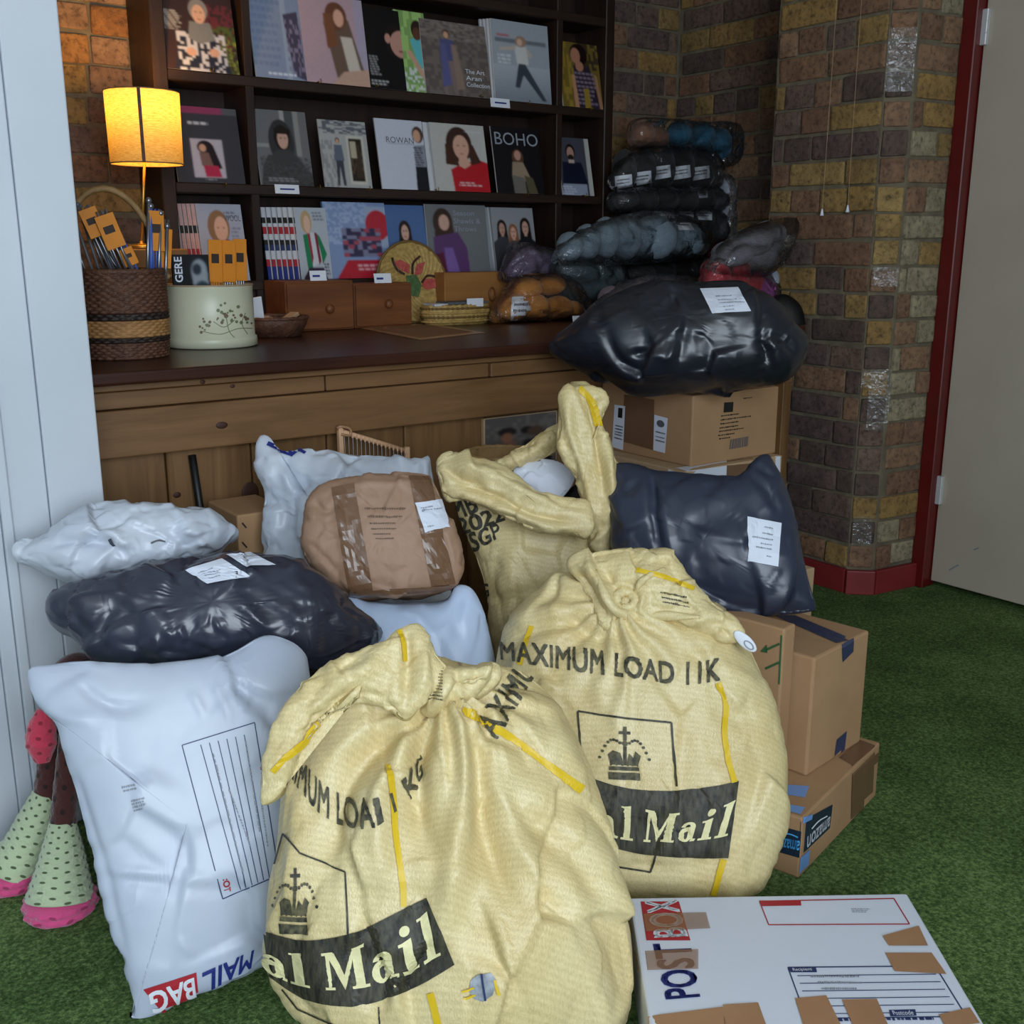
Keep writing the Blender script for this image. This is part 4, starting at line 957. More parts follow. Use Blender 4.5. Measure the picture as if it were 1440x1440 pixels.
# packet tray
tc_ = np.array([1.305, 2.93]); tw = .098
tr_ = root('wicker_tray', 'small shallow wicker tray of packets beside the cake tin', 'basket', (*tc_, ZC))
V, Fc = lathe([(.78*tw, 0), (.95*tw, .03), (1.02*tw, .05), (.98*tw, .054), (.9*tw, .03), (.74*tw, .008), (0, .007)], (*tc_, ZC+.0008), 48, True, fn=lambda a, z: 1+.012*math.sin(a*24+z*300)); mesh('weave', V, Fc, 'wicker_dark', tr_, True)
P = [(tc_[0]+1.0*tw*math.cos(t), tc_[1]+1.0*tw*math.sin(t), ZC+.053) for t in np.linspace(0, 2*math.pi, 60)]; V, Fc = tube(P, .005, 8, fn=lambda s, t: 1+.2*math.sin(s*220)); mesh('rim', V, Fc, 'wicker_dark', tr_, True)
for i, (dx, dy, hx, hy, hz, rz, rx, m_, lab) in enumerate(((-.055, -.02, .045, .006, .07, .2, -.1, 'white_card', 'white packet standing in the wicker tray'), (-.02, .0, .05, .05, .012, .5, .3, 'tape_pale', 'tan packet lying in the wicker tray'), (.04, -.01, .085, .03, .010, .5, -.35, 'cardboard_pale', 'long pale packet tilted in the wicker tray'))):
    V, Fc = hexa((-hx/2, -hy/2, 0), (hx, 0, 0), (0, hy, 0), (0, 0, hz), .001)
    Mx = Matrix.Translation((tc_[0]+dx, tc_[1]+dy, ZC+.042))@Matrix.Rotation(rz, 4, 'Z')@Matrix.Rotation(rx, 4, 'Y')
    o = mesh('packet', [Mx@Vector(v) for v in V], Fc, m_); tag(o, lab, 'packet', 'packets in the wicker tray')
# cake tin
tcx, tcy, tr = 1.045, 2.735, .111
tn = root('cake_tin', 'round cream enamel cake tin painted with small flowers', 'tin', (tcx, tcy, ZC))
prof = [(.97*tr, .0005), (1.045*tr, .004), (1.05*tr, .02), (1.04*tr, .026), (1.0*tr, .028), (1.0*tr, .150), (1.012*tr, .153), (1.0*tr, .157), (.97*tr, .155), (.97*tr, .03), (0, .03)]
V, Fc = lathe(prof, (tcx, tcy, ZC), 72); tin = mesh('body', V, Fc, 'tin_cream', tn, True, bvh=True)
V, Fc = tube([(tcx+tr*1.0*math.cos(t), tcy+tr*1.0*math.sin(t), ZC+.156) for t in np.linspace(0, 2*math.pi, 64)], .0026, 6); mesh('rim', V, Fc, 'tin_rim', tn, True)
rnd = random.Random(11)
for i in range(46):
    u = rnd.random(); x = 280+u*80; y = 463-14*math.sin(u*3.3)+rnd.gauss(0, 9)-8*u
    s = rnd.uniform(1.2, 2.8); A = [(x+s*math.cos(t), y+s*math.sin(t)) for t in np.linspace(0, 2*math.pi, 7)[:-1]]
    lay('painted_flower', tin, idm, A, [tuple(range(6))], 'tin_brown' if rnd.random() < .5 else 'tin_green', tn, .0006)
for ln in ([(285, 466), (310, 470), (335, 462), (360, 462)], [(300, 452), (315, 460), (330, 450)], [(318, 445), (322, 465), (330, 475)], [(345, 440), (340, 455), (348, 470)]): polyband('painted_stem', tin, ln, 1.0, 'tin_green', tn, .0006, 16)
# book and needle packets standing in the tin
bk = root('black_book', 'black book with a grey figure and white letters standing in the cake tin', 'book', (tcx-.045, tcy-.02, ZC+.032))
bx0, bx1 = ony(243, 380, tcy-.04)[0], ony(294, 380, tcy-.04)[0]
box('pages', bx0, bx1, tcy-.04, tcy-.03, ZC+.032, ZC+.232, 'book_black', bk, .001)
o = cover_mesh('cover', (bx0, tcy-.0406, ZC+.032), (bx1-bx0, 0, 0), (0, 0, .2), paint([('bg', '1b1c20'), ('e', .72, .2, .22, .14, '8d949c'), ('p', [(.5, .2), (.94, .2), (1, .6), (.6, .6)], '8d949c'), ('e', .66, .18, .13, .07, '2c3440'), ('e', .78, .42, .2, .1, '33454f')], 30, 60), bk)
V2, F2, _ = text2d('GERE', .02); mesh('title', [(bx0+.004+.02*(v), tcy-.0412, ZC+.165+.062*u) for u, v in V2], F2, 'paper_white', o)
def needle_pack(label, base, tipv, wid, hgt, card=(.45, .95), mat='card_orange', n=3, nm='needle_steel', th=.003, face=(0, -1, 0)):
    base = np.array(base, float); up_ = np.array(tipv, float); up_ /= np.linalg.norm(up_); f_ = np.array(face, float); s_ = np.cross(f_, up_); s_ /= np.linalg.norm(s_); s_ = -s_; f_ = np.cross(s_, up_)
    r = root('needle_packet', label, 'needles', base, 'knitting needle packets')
    for k in range(n):
        o = s_*(wid*.7*((k+.5)/n-.5))
        V, Fc = tube([base+o, base+o+up_*hgt*.97], .0026, 6); mesh('needle', V, Fc, nm, r, True)
    c0 = base-s_*wid/2+f_*.003+up_*hgt*card[0]
    V, Fc = hexa(c0, s_*wid, f_*th, up_*hgt*(card[1]-card[0]), .0006); mesh('header_card', V, Fc, mat, r)
    c1_ = c0+f_*(th+.0004)+s_*wid*.2+up_*hgt*(card[1]-card[0])*.45
    V, Fc = hexa(c1_, s_*wid*.55, f_*.0004, up_*hgt*(card[1]-card[0])*.22, 0); mesh('lettering', V, Fc, 'card_dark', r)
    return r
for i, (px, top_, lab) in enumerate(((303, 337, 'orange headed needle packet at the back of the cake tin'), (322, 338, 'orange headed packet of pale needles in the cake tin'), (338, 336, 'orange needle packet leaning on the rim of the cake tin'))):
    Yp = tcy-.01+.015*i; b0 = ony(px, 440, Yp); t0 = ony(px-2, top_, Yp); b0[2] = ZC+.033
    needle_pack(lab, b0, t0-b0, .036, t0[2]-b0[2], (.55, 1.0), n=4, nm='needle_steel' if i else 'card_orange')
# wicker needle basket with an arched handle
kx, ky, kr = .775, 2.590, .104
kb = root('wicker_basket', 'tall dark wicker basket with tan and black bands full of knitting needles', 'basket', (kx, ky, ZC))
def ringband(z0, z1, m_, nm, r0, r1, rows):
    prof = []; nn = rows*4
    for i in range(nn+1):
        t = i/nn; prof.append((r0+(r1-r0)*t+.0028*abs(math.sin(t*rows*math.pi)), z0+(z1-z0)*t))
    V, Fc = lathe(prof, (kx, ky, ZC+.0008), 176, False, fn=lambda a, z: 1+.022*math.sin(a*30+(math.pi if int((z-z0)/(z1-z0+1e-6)*rows) % 2 else 0)))
    mesh(nm, V, Fc, m_, kb, True)
ringband(0, .038, 'wicker_dark', 'weave_band', kr*.93, kr*.98, 6); ringband(.038, .050, 'wicker_black', 'weave_band', kr*.98, kr*.99, 2)
ringband(.050, .088, 'wicker_tan', 'weave_band', kr*.99, kr*1.0, 6); ringband(.088, .104, 'wicker_black', 'weave_band', kr*1.0, kr*1.0, 2); ringband(.104, .195, 'wicker_dark', 'weave_band', kr*1.0, kr*.985, 13)
V, Fc = lathe([(kr*.93, .002), (0, .003)], (kx, ky, ZC), 40, False); mesh('bottom', V, Fc, 'wicker_dark', kb)
V, Fc = lathe([(kr*.94, .195), (kr*.92, .03), (kr*.9, .004)], (kx, ky, ZC), 48, False); mesh('lining', V, Fc, 'wicker_dark', kb)
V, Fc = tube([(kx+kr*.965*math.cos(t), ky+kr*.965*math.sin(t), ZC+.197) for t in np.linspace(0, 2*math.pi, 64)], .0065, 8, fn=lambda s, t: 1+.15*math.sin(s*240)); mesh('rim', V, Fc, 'wicker_dark', kb, True)
hd = []
for px, py in ((232, 372), (222, 345), (205, 312), (185, 285), (160, 268), (138, 266), (118, 275), (100, 300), (92, 330)): hd.append(ony(px, py, ky+.01))
hd[0][2] = ZC+.19; hd = [ony(238, 390, ky+.0)]+hd
V, Fc = tube(catmull(hd, 40), .0075, 8, fn=lambda s, t: 1+.12*math.sin(s*120+t)); mesh('handle', V, Fc, 'wicker_handle', kb, True)
def needles(label, pxb, pxt, D_y, r=.003, m_='needle_grey', tip='needle_blue'):
    b0 = ony(*pxb, D_y); t0 = ony(*pxt, D_y+.01); b0[2] = max(b0[2], ZC+.05)
    rr = root('knitting_needle', label, 'needle', b0, 'loose knitting needles in the wicker basket')
    V, Fc = tube([b0, t0], r, 8); mesh('shaft', V, Fc, m_, rr, True)
    V, Fc = ellipsoid(t0, (r*1.9, 0, 0), (0, 0, r*1.9), (0, r*1.9, 0), 10, 6); mesh('knob', V, Fc, tip, rr, True)
for i in range(9):
    xb = 135+i*9+random.uniform(-2, 2); xt = 96+i*6.5+random.uniform(-4, 4); needles('grey knitting needle slanting in the wicker basket, one of the slanting bunch', (xb, 415), (xt, 300+random.uniform(-14, 30)), ky-.03+.012*(i % 4), .0032, 'needle_grey' if i % 3 else 'needle_steel', 'needle_grey')
for i, (xb, xt, yt) in enumerate(((207, 209, 282), (213, 212, 290), (222, 226, 300), (232, 235, 318))):
    needles('upright knitting needle in the wicker basket beside the lamp rod', (xb, 415), (xt, yt), ky-.02, .004, ('needle_steel', 'needle_blue', 'needle_steel', 'needle_steel')[i], 'needle_steel')
for i, (pb, pt, wid, card, lab) in enumerate((((192, 415), (140, 292), .044, (.55, .92), 'orange headed packet slanting in the wicker basket beside the white partition'), ((178, 415), (118, 288), .04, (.66, .96), 'orange headed packet behind the slanting needles in the wicker basket'), ((205, 415), (165, 330), .034, (.50, .78), 'orange packet with blue tips low in the wicker basket'),
                                                ((222, 415), (218, 290), .036, (.5, .95), 'orange headed packet upright in the wicker basket by the lamp rod'), ((228, 415), (232, 305), .034, (.35, .85), 'orange packet at the lamp side of the wicker basket'))):
    Yp = ky-.045+.012*i; b0 = ony(*pb, Yp); t0 = ony(*pt, Yp); b0[2] = max(b0[2], ZC+.08)
    needle_pack(lab, b0, t0-b0, wid, np.linalg.norm(t0-b0), card, n=3, nm='needle_blue' if i in (2, 3) else 'needle_steel')
# lamp on a wooden box
lx, ly = .975, 3.02
sb = box('wooden_box', lx-.075, lx+.10, ly-.08, ly+.11, ZC+.0008, ZC+.245, 'box_wood', None, .003); tag(sb, 'plain wooden box under the table lamp', 'box')
lz = ZC+.246
lp = root('table_lamp', 'lit table lamp with a yellow linen drum shade and thin brass rod', 'lamp', (lx, ly, lz))
V, Fc = lathe([(.045, 0), (.045, .006), (.03, .010), (.006, .014), (.0045, .02)], (lx, ly, lz), 32); mesh('base', V, Fc, 'lamp_rod', lp, True)
s0 = ony(207, 231, ly); s1 = ony(203, 130, ly); sr = .096
V, Fc = tube([(lx, ly, lz+.012), (s0[0], ly, s0[2]+.06)], [.0045, .0035], 10); mesh('rod', V, Fc, 'lamp_rod', lp, True)
m, nt, b, N, L = nmat('linen_shade')
v = tc(nt, 'Object', (1, 1, 9)); nn_ = ntex(nt, v, 90, 3)
cc = ramp(nt, nn_.outputs['Fac'], [(.3, lin('a8893c')), (.7, lin('d9bd72'))])
L.new(cc, b.inputs['Base Color']); b.inputs['Roughness'].default_value = .9
tl = N.new('ShaderNodeBsdfTranslucent'); L.new(cc, tl.inputs['Color']); ms = N.new('ShaderNodeMixShader'); ms.inputs[0].default_value = .2
L.new(b.outputs[0], ms.inputs[1]); L.new(tl.outputs[0], ms.inputs[2]); L.new(ms.outputs[0], N['Material Output'].inputs['Surface'])
V, Fc = lathe([(sr*.98, 0), (sr, s1[2]-s0[2])][::1], (s0[0], ly, s0[2]), 64, False); mesh('shade', V, Fc, 'linen_shade', lp, True)
for zz in (s0[2], s1[2]):
    V, Fc = tube([(s0[0]+sr*.985*math.cos(t), ly+sr*.985*math.sin(t), zz) for t in np.linspace(0, 2*math.pi, 64)], .0018, 6); mesh('shade_rim', V, Fc, 'wicker_handle', lp, True)
an = math.atan2(-1.0, -.42)
V = [(s0[0]+(sr*1.004)*math.cos(an+da), ly+(sr*1.004)*math.sin(an+da), zz) for zz in np.linspace(s0[2], s1[2], 6) for da in (-.045, .045)]
mesh('seam', V, [(2*i, 2*i+1, 2*i+3, 2*i+2) for i in range(5)], 'wicker_dark', lp)
V, Fc = ellipsoid((s0[0], ly, s0[2]+.10), (.026, 0, 0), (0, 0, .034), (0, .026, 0), 16, 10)
m, nt, b, N, L = nmat('bulb_glow'); b.inputs['Emission Color'].default_value = (1, .62, .2, 1); b.inputs['Emission Strength'].default_value = 6
mesh('bulb', V, Fc, 'bulb_glow', lp, True)
pl_ = bpy.data.lights.new('lamp_light', 'POINT'); pl_.energy = 8.0; pl_.color = (1.0, .58, .2); pl_.shadow_soft_size = .03
po = bpy.data.objects.new('lamp_light', pl_); COL.objects.link(po); po.location = (s0[0], ly, s0[2]+.145)
# ------------------------------------------------------------------ cartons
def carton(label, c, ax, ay, z0, z1, mat='cardboard', bev=.004, top_seam=None, name='cardboard_box', group=None):
    c = np.array(c, float); ax = np.array(ax, float); ay = np.array(ay, float)
    mid = c+ax/2+ay/2
    r = root(name, label, 'box', (*mid, z0), group)
    V, Fc = hexa((*c, z0), (*ax, 0), (*ay, 0), (0, 0, z1-z0), bev, 2)
    # a little sag and dents
    V = [np.array(v)+np.array([noise.noise(Vector(v)*9), noise.noise(Vector(v)*9+Vector((4, 1, 1))), 0])*.002 for v in V]
    body = mesh('carton', V, Fc, mat, r, bvh=True)
    if top_seam is not None:
        a = c+(ay*.5 if top_seam == 'x' else ax*.5); d = ax if top_seam == 'x' else ay; wv = (ay if top_seam == 'x' else ax); wv = wv/np.linalg.norm(wv)*.0012
        V, Fc = hexa((*(a-wv), z1-.0005), (*d, 0), (*(wv*2), 0), (0, 0, .0007), 0); mesh('flap_seam', V, Fc, mat, r)
    return r, body
def tape(body, q, mat, parent, off=.0016, nx=6, ny=6, nm='tape'): return sheet(nm, body, quadmap(*q), mat, parent, nx, ny, off)

# box with shipping labels on top of the stack in front of the counter
x0 = 2.007; y0 = 1.936
r, b = carton('brown cardboard box with two white labels and black print, on top of the box stack', (x0, y0), (.333, 0), (0, .355), .585, .772, 'cardboard', top_seam='x')
tape(b, ((879, 541), (921, 547), (919, 651), (875, 637)), 'tape_brown', r)
q1 = quadmap((865, 569), (880, 571), (877, 633), (861, 628)); sheet('label', b, q1, 'paper_white', r, 4, 4, .0022); scribbles('label_print', b, q1, 'ink_soft', r, [(.2, .9, v) for v in (.5, .57, .64, .7, .78)], .0028, 2)
A, B = polys([[(.4, .06), (.8, .06), (.8, .3), (.4, .3)]], .2); lay('label_logo', b, q1, A, B, 'ink_black', r, .0028)
q2 = quadmap((921, 583), (940, 588), (935, 651), (919, 647)); sheet('label', b, q2, 'paper_white', r, 4, 4, .0024); scribbles('label_print', b, q2, 'ink_soft', r, [(.15, .9, v) for v in (.32, .42, .5)], .003, 5)
A, B = polys([[(.5+.3*math.cos(t), .14+.07*math.sin(t)) for t in np.linspace(0, 6.28, 12)[:-1]]], .2); lay('label_logo', b, q2, A, B, 'ink_soft', r, .003)
A, B = polys([[(1018, 566), (1031, 565), (1030, 579), (1017, 580)]], 4); lay('logo', b, idm, A, B, 'ink_black', r)
q3 = quadmap((1010, 560), (1060, 554), (1056, 632), (1004, 640)); scribbles('box_print', b, q3, 'ink_black', r, [(.1, .6, .33), (.1, .95, .4), (.1, .6, .47), (.08, .6, .54), (.08, .75, .6), (.06, .5, .67), (.1, .4, .73), (.7, .95, .06)], .0018, 7, .022)
bars = []; rnd = random.Random(2); u = 0.0
while u < 1:
    wv = rnd.uniform(.02, .06); bars.append([(u, 0), (min(1, u+wv), 0), (min(1, u+wv), 1), (u, 1)]); u += wv+rnd.uniform(.02, .05)
A, B = polys(bars, .5); lay('barcode', b, quadmap((1027, 618), (1053, 613), (1052, 627), (1025, 632)), A, B, 'ink_soft', r)
# white box taped with brown tape below it
r, b = carton('white cardboard box wrapped with brown tape under the labelled box', (1.955, 1.905), (.378, 0), (0, .385), .405, .5848, 'cardboard_pale')
tape(b, ((940, 660), (1022, 648), (1020, 690), (938, 700)), 'paper_white', r, .001); tape(b, ((1090, 642), (1104, 642), (1103, 668), (1090, 668)), 'paper_white', r, .001)
tape(b, ((1022, 648), (1058, 644), (1056, 690), (1020, 690)), 'tape_brown', r)
r, b = carton('plain brown cardboard box at the foot of the stack by the counter', (1.96, 1.90), (.36, 0), (0, .38), 0, .4048, 'cardboard')
r, b = carton('pale beige cardboard box behind the navy mailing bag', (1.86, 1.63), (.315, .02), (-.015, .235), 0, .352, 'cardboard_pale')
# open-flow box with online shop tape on the floor
r, b = carton('low cardboard box on the carpet with navy and blue printed tape', (1.486, 1.116), (.384, .104), (-.068, .25), 0, .125, 'cardboard', top_seam='x'); amz = b
tape(b, ((1198, 1078), (1236, 1044), (1232, 1120), (1196, 1152)), 'tape_brown', r); tape(b, ((1180, 1066), (1215, 1037), (1236, 1044), (1200, 1077)), 'tape_brown', r)
tape(b, ((1126, 1155), (1170, 1131), (1166, 1164), (1123, 1205)), 'amazon_navy', r); tape(b, ((1094, 1160), (1127, 1169), (1124, 1206), (1090, 1196)), 'amazon_navy', r)
tape(b, ((1125, 1206), (1138, 1194), (1136, 1216), (1123, 1228)), 'tape_blue', r); tape(b, ((1129, 1150), (1142, 1144), (1141, 1152), (1128, 1158)), 'tape_blue', r)
tape(b, ((1104, 1131), (1132, 1136), (1126, 1146), (1102, 1140)), 'tape_blue', r); tape(b, ((1108, 1104), (1138, 1106), (1132, 1122), (1106, 1118)), 'tape_blue', r, .001)
text('tape_lettering', 'amazon', b, quadmap((1165, 1160), (1133, 1192), (1134, 1176), (1166, 1147)), 'white_card', r, .02, .0024, .1)
text('tape_lettering', 'amazon', b, quadmap((1124, 1195), (1092, 1188), (1093, 1176), (1125, 1182)), 'amazon_blue', r, .02, .0024, .1)
polyband('tape_smile', b, [(1140, 1165), (1150, 1154), (1162, 1147)], 1.6, 'white_card', r, .0024, 10); polyband('tape_smile', b, [(1097, 1174), (1110, 1172), (1123, 1177)], 1.8, 'amazon_blue', r, .0024, 10)
A, B = polys([[(1203, 1107), (1207, 1103), (1207, 1111), (1203, 1115)]], 4); lay('print_mark', b, idm, A, B, 'ink_black', r)
# tall box with navy tape standing on it
r, b = carton('tall cardboard box sealed with navy tape standing on the low box', (1.619, 1.214), (.218, .032), (-.045, .30), .1255, .376, 'cardboard', bev=.005, top_seam='y')
tape(b, ((1088, 866), (1118, 866), (1200, 900), (1176, 905)), 'tape_navy', r); tape(b, ((1183, 907), (1200, 898), (1199, 916), (1184, 931)), 'tape_navy', r, .002); tape(b, ((1176, 1040), (1190, 1028), (1187, 1054), (1172, 1068)), 'tape_navy', r)
# thin box with green arrows
r, b = carton('upright cardboard box printed with green arrows behind the yellow sack', (1.563, 1.246), (.043, .008), (-.05, .26), .1255, .4385, 'cardboard')
for yy in (0, 26):
    polyband('arrow_shaft', b, [(1077, 914+yy), (1097, 905+yy)], 3.2, 'ink_green', r, .0018, 8)
A, B = polys([[(1070, 916), (1079, 906), (1080, 918)]], 3); lay('arrow_head', b, idm, A, B, 'ink_green', r, .0018)
polyband('arrow_bar', b, [(1099.5, 893), (1096, 962)], 1.8, 'ink_green', r, .0018, 8)
# printed white box lying in front
tl = np.array([1.089, 1.15]); tr2 = np.array([1.47, .884]); ax = tr2-tl; ay = np.array([-.602, -.80])*.40
r, b = carton('white printed parcel box with brown tape patches lying on the carpet', tl+ay, ax, -ay, 0, .10, 'paper_white', bev=.004); pbx = b
tape(b, ((899.5, 1259), (952, 1259), (971, 1323), (909, 1323)), 'ink_red', r, .0008, nm='red_panel')
text('lettering', 'BOX', b, quadmap((921, 1319), (907, 1268), (950, 1266), (967, 1317)), 'white_card', r, .03, .0012, .3)
text('lettering', 'POST', b, quadmap((937, 1406), (919, 1329), (970, 1327), (984, 1402)), 'ink_blue', r, .03, .0012, .3)
for q in (((886, 1287), (993, 1284), (999, 1307), (889, 1312)), ((894, 1339), (982, 1336), (982, 1364), (898, 1366))): tape(b, q, 'tape_see', r, .002)
for q in (((912, 1430), (1017, 1417), (1022, 1462), (914, 1470)), ((1017, 1414), (1066, 1411), (1080, 1450), (1020, 1458)), ((1241, 1317), (1292, 1303), (1305, 1331), (1250, 1331)), ((1245, 1341), (1310, 1341), (1331, 1371), (1258, 1367)),
          ((1118, 1405), (1162, 1401), (1186, 1450), (1132, 1450)), ((1184, 1407), (1233, 1406), (1252, 1450), (1202, 1450)), ((1320, 1428), (1364, 1418), (1378, 1440), (1330, 1446))): tape(b, q, 'tape_pale', r, .0018)
def frame(o, pts, wd, mat, parent, off=.0012):
    for i in range(len(pts)): polyband('print_frame', o, [pts[i], pts[(i+1) % len(pts)]], wd, mat, parent, off, 10)
frame(b, [(1108, 1361), (1315, 1359), (1359, 1430), (1134, 1433)], 1.6, 'ink_navy', r, .0009); frame(b, [(1068, 1268), (1257, 1264), (1279, 1300), (1081, 1301)], 1.5, 'ink_red', r, .0009)
tape(b, ((1108, 1361), (1147, 1360), (1149, 1368), (1112, 1368)), 'ink_navy', r, .001, nm='print_tag'); tape(b, ((1068, 1267), (1126, 1267), (1127, 1274), (1071, 1275)), 'ink_red', r, .001, nm='print_tag'); tape(b, ((1250, 1421), (1287, 1420), (1289, 1429), (1252, 1430)), 'ink_navy', r, .001, nm='print_tag')
text('tag_lettering', 'Recipient', b, quadmap((1114, 1362.5), (1141, 1361.5), (1143, 1367), (1116, 1367.5)), 'white_card', r, .0, .0014, .2); text('tag_lettering', 'Postcode', b, quadmap((1254, 1422.5), (1283, 1421.5), (1285, 1428), (1257, 1428.5)), 'white_card', r, 0, .0014, .2)
for k in range(6):
    t = (k+1)/6.6; p = np.array((1112, 1362))*(1-t)+np.array((1134, 1433))*t+np.array((6, 0)); q_ = np.array((1310, 1360))*(1-t)+np.array((1352, 1430))*t
    polyband('print_rule', b, [tuple(p), tuple(q_)], 1.1, 'ink_navy', r, .0009, 10)
for k, (a, c_) in enumerate((((1140, 1374), (1208, 1374)), ((1150, 1382), (1212, 1383)), ((1155, 1391), (1205, 1391)))):
    f = quadmap((a[0], a[1]-4), (c_[0], c_[1]-4), (c_[0], c_[1]+4), (a[0], a[1]+4)); scribbles('handwriting', b, f, 'ink_grey', r, [(0, 1, .5)], .0012, 20+k, .35)
f = quadmap((1192, 1276), (1262, 1278), (1272, 1298), (1200, 1300)); scribbles('postage_print', b, f, 'ink_grey', r, [(.05, .4, .1), (.05, .35, .2), (.05, .3, .3)], .001, 31, .05)
f = quadmap((1140, 1432), (1320, 1430), (1324, 1440), (1144, 1443)); scribbles('small_print', b, f, 'ink_navy', r, [(.0, .95, .3)], .001, 33, .4)
# hidden-side cartons that carry the bag pile beside the partition
zt = ony(335, 725, 2.12)[2]
r, b = carton('brown cardboard box with black marks between the bags and the counter', (ony(334, 725, 2.12)[0], 2.12), (.115, 0), (0, .17), 0, zt, 'cardboard')
for a, c_ in (((340, 735), (346, 742)), ((340, 762), (347, 770))): polyband('print_mark', b, [a, c_], 2.2, 'ink_black', r, .0018, 5)
r, b = carton('brown cardboard box under the slate mailing bag by the partition', (.60, 1.86), (.66, 0), (0, .25), 0, .375, 'cardboard')

# ------------------------------------------------------------------ mailing bags
def bagroot(name, label, px, py, D, cat='bag', group='mailing bags in the pile', z=0):
    p = atd(px, py, D); return root(name, label, cat, (p[0], p[1], z), group)
# big white bag leaning in front of the partition
r = bagroot('mailing_bag', 'large white mailing bag printed MAIL BAG upside down, leaning in front of the crochet doll', 250, 1300, 1.72)
mb = blob('bag_body', [(40, 943), (75, 934), (120, 930), (200, 935), (285, 931), (330, 915), (372, 893), (410, 902), (430, 922), (434, 945), (438, 1000), (440, 1100), (430, 1230), (400, 1335), (345, 1366), (290, 1390), (240, 1413), (192, 1440), (183, 1432), (190, 1410), (160, 1310), (125, 1180), (95, 1075), (78, 1012), (50, 985)],
          (200, 1437, 1.655), 22, 'poly_white', r, yaw=0, tf=.062, tb=.07, q=.38, wr=.004, wf=7, cre=0, fac=(.13,.06), zmin=.001, seed=1, nr=40, nt=220, kernel=(260, 1150),
          folds=[([(110, 960), (140, 985), (170, 995), (210, 985)], -.006, 9), ([(60, 990), (100, 1010), (140, 1005)], .006, 9), ([(145, 1235), (240, 1245), (330, 1252), (400, 1240)], -.004, 7), ([(145, 1222), (240, 1232), (330, 1238)], .004, 7),
                 ([(300, 965), (320, 1000), (330, 1020)], .003, 5), ([(270, 975), (290, 1010)], .003, 5), ([(100, 1080), (150, 1230), (185, 1380)], -.005, 8), ([(250, 1320), (275, 1345)], .004, 5)])
frame(mb, [(256, 1048), (358, 1016), (392, 1230), (313, 1264)], 1.5, 'ink_navy', r)
for k in range(6):
    t = (k+1)/7.2; p = np.array((256+14, 1048-6))*(1-t)+np.array((358, 1022))*t+np.array((0, 8)); q_ = np.array((330, 1254))*(1-t)+np.array((388, 1230))*t
    polyband('print_rule', mb, [tuple(p), tuple(q_)], 1.2, 'ink_navy', r, .0018, 26)
text('lettering', 'TO:', mb, quadmap((324, 1253), (322, 1234), (313, 1236), (315, 1255)), 'ink_red', r, .03, .0025, .3)
text('lettering', 'FROM:', mb, quadmap((376, 1105), (371, 1077), (365, 1079), (370, 1107)), 'ink_red', r, .03, .0025, .3)
for k, (a, c_) in enumerate((((341, 1225), (300, 1060)), ((352, 1190), (322, 1110)), ((365, 1170), (345, 1040)), ((376, 1190), (366, 1120)))):
    f = quadmap((a[0]-4, a[1]), (c_[0]-4, c_[1]), (c_[0]+4, c_[1]), (a[0]+4, a[1])); scribbles('handwriting', mb, f, 'ink_grey', r, [(0, 1, .5)], .0022, 50+k, .3)
f = quadmap((170, 1102), (222, 1092), (232, 1140), (182, 1155)); scribbles('postage_print', mb, f, 'ink_grey', r, [(.0, .35, .1), (.02, .38, .2), (.15, .5, .5), (.15, .48, .58), (.15, .5, .66), (.15, .42, .75)], .002, 61, .06)
sheet('red_panel', mb, quadmap((202, 1391), (276, 1367), (280, 1412), (234, 1430)), 'ink_red', r, 10, 8, .0018)
text('lettering', 'BAG', mb, quadmap((275, 1400), (216, 1424), (210, 1396), (272, 1374)), 'white_card', r, .03, .0028, .06)
text('lettering', 'MAIL', mb, quadmap((352, 1360), (286, 1396), (285, 1368), (356, 1336)), 'ink_blue', r, .03, .0025, .06)
# white bag lying on top by the partition
r = bagroot('mailing_bag', 'crumpled white mailing bag on top of the slate bag beside the partition', 180, 820, 2.02, z=.5)
b = blob('bag_body', [(24, 790), (27, 772), (70, 750), (112, 728), (180, 712), (260, 717), (312, 732), (336, 752), (318, 768), (300, 782), (260, 800), (190, 818), (120, 823), (80, 812), (42, 796)], (180, 822, 1.99), 30, 'poly_white_crumpled', r, tf=.09, tb=.06, q=.42, wr=.003, wf=8, cre=0, fac=((.08,.15),(.035,.10)), seed=2, ymax=2.108,
         folds=[([(60, 770), (110, 760), (150, 765), (200, 790)], -.010, 8), ([(120, 800), (160, 770), (200, 755)], .008, 7), ([(230, 740), (260, 770), (250, 790)], -.008, 7), ([(270, 750), (290, 770)], .008, 6), ([(140, 745), (175, 758)], .009, 7)])
polyband('dark_tear', b, [(155, 757), (158, 763), (161, 768)], 5, 'poly_slate', r, .0025, 6); polyband('dark_mark', b, [(212, 764), (222, 760), (232, 762)], 2.0, 'ink_soft', r, .0025, 6)
